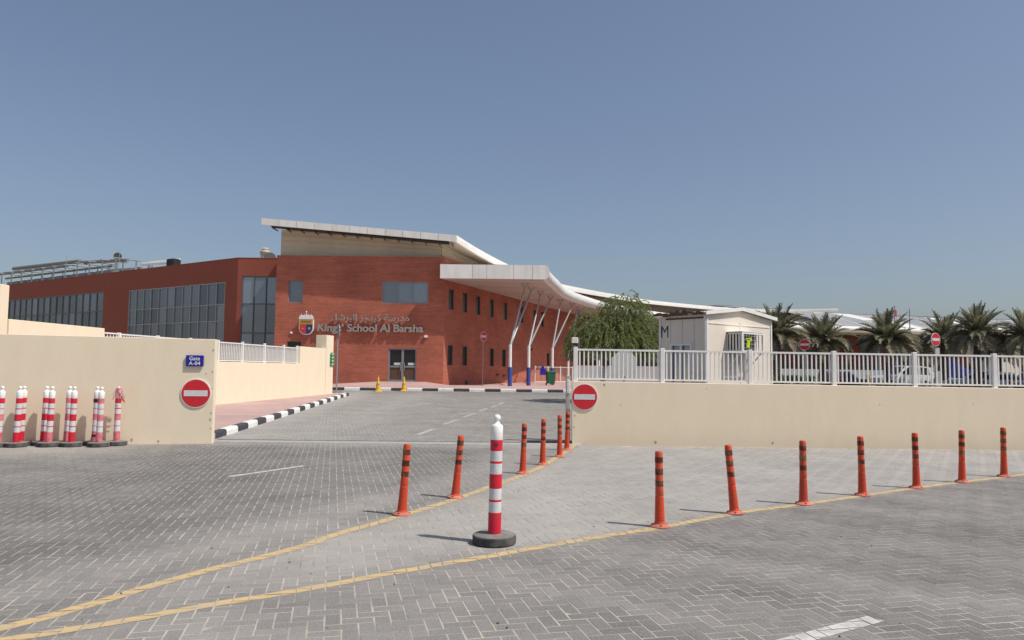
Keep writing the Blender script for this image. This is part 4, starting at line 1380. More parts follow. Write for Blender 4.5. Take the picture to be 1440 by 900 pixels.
for k in range(N - 1):
    cs.f.append((2 * k, 2 * k + 2, 2 * k + 3, 2 * k + 1))
    ct.f.append((2 * k, 2 * k + 2, 2 * k + 3, 2 * k + 1))
    for j in range(6):
        ce.f.append((7 * k + j, 7 * k + 7 + j, 7 * k + 8 + j, 7 * k + j + 1))
ce.f.append(tuple(range(7)))
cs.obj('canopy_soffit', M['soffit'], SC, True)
ct.obj('canopy_top', M['roof_white'], SC, True)
ce.obj('canopy_edge', M['edge_white'], SC, True, smooth=60)
cuts = [-5.03, -2.78, -1.78, 0.08, 1.40, 2.34]
for k in range(5):
    MB().box(((cuts[k] + cuts[k + 1]) / 2, 51.47, 8.37), (cuts[k + 1] - cuts[k] - .02, 0.06, 0.98)).obj('fascia_panel', M['roof_white'], SC, True)
MB().add([(2.34, 51.44, 7.88), (2.50, 51.44, 8.05), (2.58, 51.44, 8.3), (2.56, 51.44, 8.55), (2.46, 51.44, 8.76), (2.34, 51.44, 8.86),
          (2.34, 51.5, 7.88), (2.50, 51.5, 8.05), (2.58, 51.5, 8.3), (2.56, 51.5, 8.55), (2.46, 51.5, 8.76), (2.34, 51.5, 8.86)],
         [(0, 1, 2, 3, 4, 5), (11, 10, 9, 8, 7, 6)] + [(i, 6 + i, 6 + (i + 1) % 6, (i + 1) % 6) for i in range(6)]).obj('fascia_end', M['roof_white'], SC, True)
MB().add([(-5.03, 51.5, 7.9), (-5.03, 51.5, 8.86), (-4.75, 52.49, 8.86), (-4.75, 52.49, 7.9)], [(0, 1, 2, 3)]).obj('canopy_end', M['roof_white'], SC, True)
# soffit seams and lights
for k in range(3, 44, 4):
    p, w = Vector((*EP[k], 7.895)), Vector((*WI[k], 7.915))
    d = (w - p).normalized()
    MB().tube([p + d * .5, w - d * .1], 0.012, 4).obj('soffit_seam', M['alu'], SC, True)

# shell roof rising behind the edge at the far right: bays with white ribs
shell_e = [p for p in EP if p[0] > 43.0]
n_e = len(shell_e)
rise = [(0.5, 8.86), (5, 10.2), (11, 11.6), (18, 12.4), (26, 12.55)]
for k in range(n_e - 1):
    a, c = Vector(shell_e[k]), Vector(shell_e[k + 1])
    t = (c - a).normalized(); n = Vector((-t.y, t.x)) + Vector((-0.15, 0))
    lift = max(0.0, min(1.0, (66 - a.x) / 24)) * 0.7
    rise = [(0.5, 8.86), (5, 10.2 + lift * .3), (11, 11.6 + lift * .7), (18, 12.4 + lift), (26, 12.55 + lift)]
    for r in range(len(rise) - 1):
        (d0, z0), (d1, z1) = rise[r], rise[r + 1]
        P = [a + n * d0 + t * .12, c + n * d0 - t * .12, c + n * d1 - t * .12, a + n * d1 + t * .12]
        zz = [z0, z0, z1, z1]
        MB().add([(p.x, p.y, z) for p, z in zip(P, zz)], [(0, 1, 2, 3)]).obj('roof_panel', M['roof_grey'] if (k + r) % 5 else M['roof_white'], SC, True)
    rb = MB()
    for r in range(len(rise) - 1):
        (d0, z0), (d1, z1) = rise[r], rise[r + 1]
        p, q = a + n * d0, a + n * d1
        rb.prism([Vector((t.x, t.y, 0)) * -.14, Vector((t.x, t.y, 0)) * .14, Vector((t.x, t.y, 0)) * .14 + Vector((0, 0, .1)), Vector((t.x, t.y, 0)) * -.14 + Vector((0, 0, .1))], (p.x, p.y, z0 - .02), (q.x, q.y, z1 - .02))
    rb.obj('roof_rib', M['edge_white'], SC, True)
    MB().tube([(a.x + n.x * 18, a.y + n.y * 18, 12.5 + lift), (c.x + n.x * 18, c.y + n.y * 18, 12.5 + lift)], 0.045, 6).obj('ridge_pipe', M['alu_dark'], SC, True)

# Y-shaped canopy columns
for (bx, by), arms in (((-0.1, 51.1 + 0.9), ((0.9, 53.9), (1.43, 56.3))), ((1.25, 54.6), ((2.24, 59.2), (3.24, 63.1))), ((3.23, 59.4), ((4.29, 66.2), (5.6, 69.6)))):
    zf = 3.36
    cm = MB().tube([(bx, by, 0.46), (bx, by, zf)], 0.115, 14).obj('canopy_column', M['white_steel'], SC, True, smooth=40)
    MB().tube([(bx, by, 0.47), (bx, by, 1.78)], 0.155, 16).obj('sleeve', M['blue_sleeve'], cm, True, smooth=40)
    for ex, ey in arms:
        e = Vector((ex, ey, 7.55)); s = Vector((bx, by, zf - .08))
        MB().tube([s, e], [0.085, 0.06], 12).obj('arm', M['steel'], cm, True, smooth=40)
        for q in range(4):
            a = q * PI / 2 + .5
            MB().tube([e - Vector((0, 0, .02)), e + Vector((.34 * math.cos(a), .34 * math.sin(a), .36))], 0.028, 6).obj('strut', M['steel'], cm, True)
# columns farther along the canopy
for k in range(26, 62, 5):
    p, w = Vector((*EP[k], 0)), Vector((*WI[k], 0))
    d = (w - p).normalized(); c = p + d * 3.0
    cm = MB().tube([(c.x, c.y, 0.3), (c.x, c.y, 3.4)], 0.13, 10).obj('canopy_column', M['white_steel'], SC, True, smooth=40)
    for s in (-1, 1):
        tt = Vector((-d.y, d.x, 0)) * s * 2.0
        MB().tube([(c.x, c.y, 3.35), (c.x + tt.x - d.x, c.y + tt.y - d.y, 7.9)], [0.12, .09], 8).obj('arm', M['steel'], cm, True, smooth=40)

# lettering and crest
split_letters(fit_text("Kings\u2019 School Al Barsha", -13.62, -6.22, 3.98, 4.70, 52.33, 0.07, M['letter'], SC, 0.03, 'sign_lettering'), M['letter'], SC)
ar = "\ufee3\ufeaa\ufead\ufeb3\ufe94 \ufedb\ufef4\ufee8\ufea0\ufeb0 \ufe8d\ufedf\ufe92\ufeae\ufeb7\ufe8e\ufe80"
split_letters(fit_text(ar[::-1], -12.72, -7.21, 4.78, 5.42, 52.33, 0.07, M['letter'], SC, 0.012, 'sign_lettering'), M['letter'], SC)
MB().box((-6.04, 52.44, 3.88), (0.22, 0.14, 0.16)).obj('wall_light', M['white_plastic'], SC, True)
MB().box((-15.5, 52.46, 4.05), (0.16, 0.08, 0.14)).obj('wall_light', M['white_plastic'], SC, True)

cy = 52.22
def shield(z0, z1, half, hb, y, x0=-14.42, seg=12, side=0):
    """shield outline between heights; tapers to a point below hb"""
    top = [(-half, z1), (half, z1)]
    pts = []
    if side <= 0: pts.append((-half if side <= 0 else 0, z1))
    L = [(-half, z1)] + [(-half * math.cos(a) ** 0.75, hb - (hb - z0) * math.sin(a)) for a in [i * PI / 2 / seg for i in range(seg + 1)]]
    Rr = [(-x, z) for x, z in reversed(L)]
    if side == -1: out = [(0, z1)] + L
    elif side == 1: out = Rr + [(0, z1)]
    else: out = L[:-1] + Rr
    return [(x0 + x, y, z) for x, z in out]
def plate(outline, y1):
    n = len(outline)
    P = outline + [(p[0], y1, p[2]) for p in outline]
    return MB().add(P, [tuple(range(n)), tuple(reversed(range(n, 2 * n)))] + [(i, n + i, n + (i + 1) % n, (i + 1) % n) for i in range(n)])
crest = plate(shield(3.90, 4.98, 0.50, 4.42, cy), 52.45).obj('crest', M['white_steel'], SC, True)
plate(shield(3.95, 4.63, 0.455, 4.40, cy - .012, side=-1), cy - .002).obj('red_quarter', M['crest_red'], crest, True)
plate(shield(3.95, 4.63, 0.455, 4.40, cy - .012, side=1), cy - .002).obj('blue_quarter', M['crest_blue'], crest, True)
MB().box((-14.42, cy - .008, 4.80), (0.92, 0.016, 0.32)).obj('gold_band', M['gold'], crest, True)
fit_text("KINGS\u2019", -14.78, -14.06, 4.73, 4.88, cy - .017, 0.004, M['dark_ink'], crest, 0.01)
cr = MB()
cr.box((-14.42, cy, 5.05), (1.0, 0.06, 0.12))
for k in range(9):
    x = -14.86 + k * 0.11
    h = (0.16, 0.26, 0.20, 0.28, 0.34, 0.28, 0.20, 0.26, 0.16)[k]
    cr.add([(x - .06, cy - .03, 5.1), (x + .06, cy - .03, 5.1), (x, cy - .03, 5.1 + h), (x - .06, cy + .03, 5.1), (x + .06, cy + .03, 5.1), (x, cy + .03, 5.1 + h)],
           [(0, 1, 2), (5, 4, 3), (0, 3, 4, 1), (1, 4, 5, 2), (2, 5, 3, 0)])
cr.box((-14.42, cy, 5.19), (0.92, 0.04, 0.14))
cr.obj('crown', M['white_steel'], crest, True)
MB().lathe([(0.01, 5.42), (0.05, 5.47), (0.05, 5.52), (0.01, 5.57)], 8, (-14.42, cy, 0)).obj('crown_ball', M['white_steel'], crest, True)
MB().box((-14.64, cy - .02, 4.33), (0.2, 0.01, 0.08)).obj('charge', M['gold'], crest, True)
MB().add([(-14.19 + .09 * math.cos(a), cy - .02, 4.34 + .09 * math.sin(a)) for a in [i * PI / 4 for i in range(8)]], [tuple(range(8))]).obj('charge', M['gold'], crest, True)
# small fixtures on the side wall
def side_pt(y, off): return Vector((RA[0] + RD.x * ry(y), y, 0)) + Vector((RD.y, -RD.x, 0)) * off
for y, z, s in ((70.0, 3.55, 0.28), (62.0, 1.2, 0.2), (63.4, 1.1, 0.2), (56.2, 0.62, 0.3)):
    p = side_pt(y, 0.08)
    MB().box((p.x, p.y, z), (s, 0.2, s * .8), math.atan2(RD.y, RD.x)).obj('wall_box', M['alu_dark'], SC, True)
for y in (57.0, 58.9, 61.9):
    p = side_pt(y, 0.012)
# ------------------------------------------------------------------ on the wing roof
nw = Vector((23.4, 35.26, 0)).normalized()
tw = Vector((35.26, -23.4, 0)).normalized()
def roof_pt(x, off, z):       # x along the wing, off behind its front wall
    y = 79.4 + (x + 56) * (56 - 79.4) / (56 - 20.74)
    return Vector((x, y, 0)) + nw * off + Vector((0, 0, z))
pk = thing('pipe_rack', 'row of grey ducts on steel legs on the roof of the left wing', 'duct rack', roof_pt(-48, 3, 9.5))
for (x0, x1, off, z0, z1, r) in ((-57.3, -45.3, 3.0, 12.30, 12.10, 0.20), (-60, -46.5, 2.6, 11.80, 11.72, 0.16), (-45.9, -37.9, 3.0, 12.0, 11.55, 0.17), (-60, -41.0, 3.6, 11.45, 11.35, 0.12), (-60, -38, 4.4, 10.9, 11.0, 0.12)):
    MB().tube([roof_pt(x0, off, z0), roof_pt(x1, off, z1)], r, 10).obj('duct', M['duct'], pk, True, smooth=40)
for k in range(11):
    x = -58 + k * 1.95
    for off in (2.2, 4.2):
        MB().box(roof_pt(x, off, 10.6), (0.09, 0.09, 2.2)).obj('rack_leg', M['duct'], pk, True)
    MB().tube([roof_pt(x, 2.0, 11.72), roof_pt(x, 4.6, 11.72)], 0.06, 6).obj('cross_beam', M['duct'], pk, True)
for k in range(14):
    x = -57.5 + k * 1.3
    MB().bbox(roof_pt(x, 3.2, 10.25), (1.05, 1.0, 1.1), 0.05, math.atan2(tw.y, tw.x)).obj('fan_unit', M['duct'], pk, True)
fl = thing('flood_light', 'floodlight on a mast above the roof of the left wing', 'floodlight', roof_pt(-39.5, 3.0, 9.5))
MB().tube([(0, 0, 0), (0, 0, 2.75)], 0.05, 8).obj('mast', M['steel'], fl)
MB().lathe([(0.10, 0), (0.30, 0.12), (0.36, 0.35)], 14).obj('lamp_head', M['alu_dark'], fl, loc=(0.0, 0.1, 2.65), rot=(1.9, 0, 0.4))
MB().lathe([(0.01, 0), (0.3, 0.01)], 14).obj('lamp_glass', M['lamp_clear'], fl, loc=(0.11, -0.20, 2.545), rot=(1.9, 0, 0.4))
MB().tube([(0, 0, 2.7), (0, 0, 3.5)], 0.015, 5).obj('lightning_rod', M['steel'], fl)
wt = thing('roof_tank', 'small black roof tank on the left wing parapet', 'tank', roof_pt(-29.6, 1.4, 9.5))
MB().bbox((0, 0, 0.85), (0.95, 0.8, 0.7), 0.08, -0.5).obj('tank', M['black'], wt)
MB().box((0, 0, 0.25), (0.6, 0.6, 0.5), -0.5).obj('stand', M['steel'], wt)
rpipe = thing('roof_pipes', 'pair of short white pipes beside the black roof tank', 'pipes', roof_pt(-32, 2.2, 9.5))
MB().tube([roof_pt(-34.2, 1.8, 10.7), roof_pt(-30.2, 1.8, 10.55)], 0.13, 8).obj('pipe', M['white_steel'], rpipe, True, smooth=40)
MB().tube([roof_pt(-34.0, 2.4, 10.9), roof_pt(-30.2, 2.4, 10.85)], 0.10, 8).obj('pipe', M['white_steel'], rpipe, True, smooth=40)
for x in (-33.5, -31.0):
    MB().box(roof_pt(x, 2.1, 10.05), (0.1, 0.7, 1.1)).obj('support', M['steel'], rpipe, True)
rp2 = thing('roof_pipes', 'long thin grey pipe run along the wing parapet near the floodlight', 'pipes', roof_pt(-37, 1, 9.5))
MB().tube([roof_pt(-38.4, 1.2, 10.7), roof_pt(-37.3, 1.0, 10.35), roof_pt(-33.8, 1.0, 10.2)], 0.09, 6).obj('pipe', M['steel'], rp2, True, smooth=40)
MB().box(roof_pt(-37.0, 1.0, 9.9), (0.1, 0.1, 0.9)).obj('support', M['steel'], rp2, True)
MB().box(roof_pt(-34.6, 1.0, 9.85), (0.1, 0.1, 0.7)).obj('support', M['steel'], rp2, True)
ch = thing('roof_vent', 'beige vent stack beside the tall front block', 'vent', (-19.55, 58.5, 9.5))
MB().lathe([(0.36, 0.0), (0.34, 1.1), (0.40, 1.12), (0.40, 1.22), (0.26, 1.28), (0.26, 1.40), (0.30, 1.42), (0.2, 1.5)], 14).obj('stack', M['beige_clad'], ch, smooth=35)
MB().lathe([(0.42, 1.0), (0.42, 1.06)], 14).obj('collar', M['steel'], ch)
dm = thing('satellite_dish', 'small dark dish next to the beige vent stack', 'dish', (-18.9, 57.6, 9.5), 0.4)
MB().lathe([(0.05, 0.0), (0.28, 0.05), (0.42, 0.16), (0.46, 0.24)], 16).obj('dish', M['black'], dm, loc=(0, 0, 0.52), rot=(1.0, 0, 0))
MB().tube([(0, 0, 0), (0, 0, 0.6)], 0.04, 8).obj('stand', M['steel'], dm)
for x, lab in ((-45.0, 'thin lightning rod above the ducts of the left wing'), (-36.9, 'thin lightning rod right of the floodlight')):
    r_ = thing('lightning_rod', lab, 'lightning rod', roof_pt(x, 1.5, 9.5))
    MB().tube([(0, 0, 0), (0, 0, 3.0 if x < -40 else 2.6)], 0.022, 5).obj('rod', M['steel'], r_)
    MB().box((0, 0, 0.05), (0.3, 0.3, 0.1)).obj('foot', M['concrete'], r_)

# ------------------------------------------------------------------ low fence by the school's side door
lf = thing('low_fence', 'thin pale fence at the side wall beside the green bin', 'fence', (4.0, 66, 0.46))
fa, fb = Vector((2.0, 63.0, 0.47)), Vector((6.6, 68.0, 0.47))
for k in range(5):
    p = fa.lerp(fb, k / 4)
    MB().box(p + Vector((0, 0, 0.75)), (0.09, 0.09, 1.5)).obj('post', M['white_steel'], lf, True)
for z in (0.15, 1.4):
    MB().tube([fa + Vector((0, 0, z)), fb + Vector((0, 0, z))], 0.025, 6).obj('rail', M['white_steel'], lf, True)
fbm = MB()
for k in range(40):
    p = fa.lerp(fb, (k + .5) / 40)
    fbm.box(p + Vector((0, 0, 0.77)), (0.014, 0.014, 1.25))
o = fbm.obj('bars', M['white_steel'], lf, True); o['kind'] = 'stuff'
nb = thing('notice_board', 'small blue notice fixed on the thin pale fence', 'sign', (2.65, 63.6, 1.45), 0.5)
MB().box((0, -0.06, 0), (0.55, 0.03, 0.5)).obj('panel', M['sign_blue'], nb)
MB().tube([(0, -0.04, 0.2), (0, -0.04, 0.5)], 0.1, 8).obj('emblem', M['sign_blue'], nb)

# gate motor box behind the right wall's end
gm = thing('gate_motor', 'grey gate motor cabinet tucked behind the end of the right wall', 'gate motor', (1.262, 16.7, 0.01))
MB().bbox((0, 0, 0.72), (0.09, 0.2, 1.44), 0.01).obj('cabinet', M['sign_back'], gm)
MB().bbox((0, -0.11, 1.2), (0.07, 0.03, 0.3), 0.01).obj('cover', M['white_steel'], gm)

# ------------------------------------------------------------------ cabin
ps = MB().add([(1.6, 16.34, 0.10), (90, 16.3, 0.10), (90, 30, 0.36), (90, 112, 0.36), (14, 92, 0.36), (9, 43.6, 0.36), (6.5, 30, 0.26), (3.6, 22, 0.2)], [(0, 1, 2, 3, 4, 5, 6, 7)])
tag(ps.obj('parking_ground', M['asphalt']), kind='structure')

H0 = Vector((5.73, 22.0, 0)); hr = Vector((2.73, 2.31, 0)).normalized(); hl = Vector((-1.1, 1.3, 0)).normalized()
LR, LL, hz0, ze, za = 3.58, 1.72, 0.22, 3.27, 3.47
cb = thing('guard_cabin', 'cream portable guard cabin with a window air conditioner behind the right railing', 'cabin', (5.73, 22.0, hz0))
def hp(a, b_, z): return H0 + hr * a + hl * b_ + Vector((0, 0, z))
wL = (0.30, 1.08, 1.05, 2.42)     # sliding window on the shaded face
PL0, PL1 = hp(0, LL, 0), hp(0, 0, 0)
wall_open('side_panel', PL0[:2], PL1[:2], hz0, ze, [(0.42, 1.22, 1.15, 2.42)], 0.06, M['hut'], cb)
wf = window(PL0[:2], PL1[:2], (0.42, 1.22, 1.15, 2.42), 0.05, 2, 1, M['glass'], M['white_steel'], cb, 0.06)
MB().add([hp(0, 0, hz0), hp(LR, 0, hz0), hp(LR, 0, ze), hp(LR / 2, 0, za), hp(0, 0, ze)], [(0, 1, 2, 3, 4)]).obj('gable_panel', M['hut'], cb, True)
MB().add([hp(LR, 0, hz0), hp(LR, LL, hz0), hp(LR, LL, ze), hp(LR, 0, ze), hp(0, LL, hz0), hp(0, LL, ze), hp(LR / 2, LL, za)], [(0, 1, 2, 3), (1, 4, 5, 6, 2)]).obj('back_panel', M['hut'], cb, True)
ar_ = math.atan2(hr.y, hr.x)
al_ = math.atan2(-hl.y, -hl.x)
for a, b_, z, L, th, h in ((0.04, -.012, 1.74, .07, .03, 3.0), (LR - .04, -.012, 1.74, .07, .03, 3.0), (LR / 2, -.010, 1.74, .05, .02, 2.75)):
    MB().box(hp(a, b_, z), (L, th, h), ar_).obj('corner_trim', M['hut_trim'], cb, True)
for a0, a1 in ((0.12, LR / 2 - .06), (LR / 2 + .06, LR - .12)):
    MB().box(hp((a0 + a1) / 2, -.009, 3.02), (a1 - a0, 0.016, 0.03), ar_).obj('panel_joint', M['hut_trim'], cb, True)
MB().box(hp(-.012, .03, 1.74), (.03, .07, 3.0), ar_).obj('corner_trim', M['hut_trim'], cb, True)
MB().box(hp(-.012, LL - .03, 1.74), (.03, .07, 3.0), ar_).obj('corner_trim', M['hut_trim'], cb, True)
for k in (0.43, 0.87, 1.3):
    MB().box(hp(-.004, LL - k, 2.7), (.006, .010, 1.0), ar_).obj('panel_joint', M['sign_back'], cb, True)
# gable roof with a white verge, ragged at the shaded eave
rf = MB()
ov = 0.10
for s in (0, 1):
    a0, a1 = (-0.1, LR / 2) if s == 0 else (LR / 2, LR + 0.14)
    z0, z1 = (ze - .01, za) if s == 0 else (za, ze - .01)
    P = [hp(a0, -ov, z0 + .02), hp(a1, -ov, z1 + .02), hp(a1, LL + ov, z1 + .02), hp(a0, LL + ov, z0 + .02)]
    rf.add(P + [p + Vector((0, 0, .05)) for p in P], [(0, 1, 2, 3), (7, 6, 5, 4), (0, 4, 5, 1), (1, 5, 6, 2), (2, 6, 7, 3), (3, 7, 4, 0)])
rf.obj('roof', M['white_steel'], cb, True)
vg = MB()
for (a0, z0), (a1, z1) in (((-.14, ze - .02), (LR / 2, za)), ((LR / 2, za), (LR + .18, ze - .02))):
    P = [hp(a0, -ov - .02, z0), hp(a1, -ov - .02, z1), hp(a1, -ov - .02, z1 + .11), hp(a0, -ov - .02, z0 + .11)]
    vg.add(P + [p + hl * .03 for p in P], [(0, 1, 2, 3), (7, 6, 5, 4), (0, 4, 5, 1), (1, 5, 6, 2), (2, 6, 7, 3), (3, 7, 4, 0)])
vg.obj('verge', M['hut_trim'], cb, True)
ev = MB()
for k in range(15):
    q = k / 15 * (LL + .1)
    h = random.uniform(0.05, 0.17)
    ev.box(hp(-.13, q + .06, ze + .03 + random.uniform(-.01, .05)), (0.07, 0.15, h), ar_ + random.uniform(-.2, .2))
o = ev.obj('torn_eave', M['rust'], cb, True); o['kind'] = 'stuff'
MB().box(hp(-.02, LL * .45, ze - .09), (.02, LL * .8, .05), ar_).obj('eave_strip', M['rust'], cb, True)
# letter mark on the shaded face
me = text_mesh('M', 1.0, 1.0, 0.0)
co = np.empty(len(me.vertices) * 3, np.float32); me.vertices.foreach_get('co', co); co = co.reshape(-1, 3)
mn, mx = co.min(0), co.max(0); nrm = ((co - mn) / (mx - mn))
out = []
for q in nrm:
    p = hp(0, LL - .07 - q[0] * .27, 2.62 + q[1] * .36) - hr * (0.002 + 0.004 * q[2])
    out.append(tuple(p))
me.vertices.foreach_set('co', np.array(out, np.float32).ravel()); me.update()
link('letter_mark', me, M['teal'], cb, True)

# air conditioner in its cage on the gable
ac = thing('air_conditioner', 'caged window air conditioner with a lime notice on the cabin gable', 'air conditioner', hp(1.07, 0, 2.20), ar_)
MB().bbox((0.41, -.25, 0.27), (0.70, 0.46, 0.48), 0.02).obj('unit', M['black'], ac)
fr = MB()
x0, x1, y0, y1, z0, z1 = 0.0, 1.15, -0.52, -0.02, 0.0, 0.54
for x in (x0, x1):
    for z in (z0, z1): fr.box((x, (y0 + y1) / 2, z), (.045, y1 - y0 - .05, .045))
    fr.box((x, y0, .27), (.08, .052, .58))
    fr.box((x, y1, .27), (.04, .03, .50))
for z in (z0, z1): fr.box(((x0 + x1) / 2, y0, z), (x1 - x0 - .08, .045, .045))
fr.box((0.80, y0 + .004, .27), (.07, .03, .49))
fr.obj('cage_frame', M['white_steel'], ac)
MB().box((0.575, -.27, .585), (1.25, .56, .02)).obj('cage_roof', M['white_steel'], ac)
for k in range(8):
    MB().box((x0 + .10 + k * .135, y0 - .005, .27), (.007, .007, .5)).obj('cage_bar', M['white_steel'], ac)
for k in range(4):
    MB().box(((x0 + x1) / 2, y0 - .012, .10 + k * .12), (x1 - x0 - .08, .006, .006)).obj('cage_bar', M['white_steel'], ac)
for k in range(4):
    MB().box((x0, y0 + .10 + k * .105, .27), (.012, .055, .5)).obj('cage_slat', M['white_steel'], ac)
MB().box((0.97, -.40, .27), (.26, .02, .46)).obj('side_filler', M['hut'], ac)
MB().add([(0.18, y0 - .02, .14), (0.38, y0 - .02, .08), (0.40, y0 - .02, .30), (0.50, y0 - .02, .34), (0.48, y0 - .02, .42), (0.14, y0 - .02, .38), (0.26, y0 - .02, .28)], [(0, 1, 2, 6), (2, 3, 4, 5, 6)]).obj('notice', M['lime'], ac)
MB().add([(0.20, y0 - .024, .34), (0.40, y0 - .024, .35), (0.40, y0 - .024, .37), (0.20, y0 - .024, .36)], [(0, 1, 2, 3)]).obj('notice_print', M['dark_ink'], ac)
for x in (x0 + .02, x1 - .02):
    MB().tube([(x, y0 + .03, -.02), (x, -.02, -.50)], 0.02, 6).obj('stay', M['white_steel'], ac)

# grey low wall, hedge and posts behind the railing
lw = thing('low_wall', 'long light grey low wall behind the railing and parked cars', 'wall', (22, 60, 0.36))
lwp = [(4.4, 52.0), (12.5, 55), (24, 66), (34, 72), (60, 84), (85, 92)]
b = MB()
for k in range(len(lwp) - 1):
    wall_box(b, lwp[k], lwp[k + 1], 0.25, 0.2, 1.95, 1.95)
b.obj('wall_panel', M['low_grey'], lw, True)
hd = MB()
for k in range(420):
    x = 11.7 + random.random() * 2.0
    y = 33.5 + (x - 11.7) * 0.2 + random.uniform(-.3, .3)
    z = 1.0 + random.random() ** 0.6 * 0.36
    a = random.uniform(0, 6.28); s = random.uniform(.04, .09)
    hd.add([(x - s * math.cos(a), y - s * math.sin(a), z), (x + s * math.cos(a), y + s * math.sin(a), z), (x + s * .4, y, z + s * 1.8), (x - s * .4, y, z + s * 1.5)], [(0, 1, 2, 3)])
hedge = thing('hedge', 'low green hedge in a planter seen through the railing beyond the cabin', 'hedge', (12.7, 33.7, 0.36))
o = hd.obj('foliage', M['grass'], hedge, True); o['kind'] = 'stuff'
MB().box((12.7, 33.7, 0.7), (2.3, 0.7, 0.75), 0.19).obj('planter', M['low_grey'], hedge, True)
yb = thing('marker_post', 'short tan marker post seen through the railing', 'post', (22.9, 48.0, 0.36))
MB().lathe([(0.11, 0), (0.11, 1.15), (0.07, 1.2)], 12).obj('post', M['gold'], yb)
MB().lathe([(0.16, 0), (0.16, 0.04)], 12).obj('foot', M['concrete'], yb)

# flag poles before the far canopy
for x, h, lab in ((49.1, 10.0, 'bare flagpole, leftmost of three before the far roof'), (51.4, 10.3, 'flagpole with a small red flag, middle of three'), (53.4, 9.9, 'bare flagpole, rightmost of three before the far roof')):
    t = thing('flagpole', lab, 'flagpole', (x, 100.0, 0.36), 0, 'flagpoles before the far roof')
    MB().tube([(0, 0, 0), (0, 0, h)], [0.10, 0.06], 8).obj('pole', M['steel'], t)
    MB().lathe([(0.06, h), (0.1, h + .06), (0.04, h + .16)], 8).obj('finial', M['steel'], t)
    if 'red' in lab:
        MB().add([(0.05, 0, h - .3), (0.35, .1, h - .55), (0.3, .05, h - 1.5), (0.05, 0, h - 1.2)], [(0, 1, 2, 3)]).obj('flag', M['sign_red'], t)

bk = thing('beige_block', 'small beige building with a dark window behind the right-hand palms', 'building', (51.8, 80, 0.36), 0.2)
wall_open('wall', (-1.6, -1), (2.2, -1), 0, 4.6, [(1.6, 2.8, 2.6, 3.7)], 0.12, M['cream'], bk, False)
window((-1.6, -1), (2.2, -1), (1.6, 2.8, 2.6, 3.7), 0.1, 2, 1, M['glass_dark'], M['alu'], bk, .06, world=False)
MB().box((0.3, 0.2, 4.68), (4.1, 2.6, 0.14)).obj('roof', M['concrete'], bk)
MB().box((-1.55, 0.3, 2.3), (0.1, 2.5, 4.6)).obj('side_wall', M['cream'], bk)

tn = thing('promotion_tent', 'blue sloping canvas with an orange mark behind the parked cars', 'tent', (36.2, 60, 0.36), -0.2)
MB().add([(-.9, 0, 1.0), (-.75, 0, 2.5), (.2, 0, 1.75), (1.1, 0, 1.45), (1.1, .1, 0.9), (-.9, 1.4, 1.0), (-.75, 1.4, 2.5), (.2, 1.4, 1.75), (1.1, 1.4, 1.45), (1.1, 1.4, .9)],
         [(0, 1, 2, 3, 4)[::-1], (5, 6, 7, 8, 9), (1, 6, 7, 2), (2, 7, 8, 3), (0, 5, 6, 1), (3, 8, 9, 4)]).obj('canvas', M['tent_blue'], tn)
MB().add([(-.42, -.012, 1.72), (-.2, -.012, 1.62), (-.14, -.012, 1.84), (-.3, -.012, 1.95)], [(0, 1, 2, 3)]).obj('mark', M['orange'], tn)
for x in (-.85, 1.05):
    MB().tube([(x, .7, 0), (x, .7, 1.0)], .03, 6).obj('leg', M['steel'], tn)

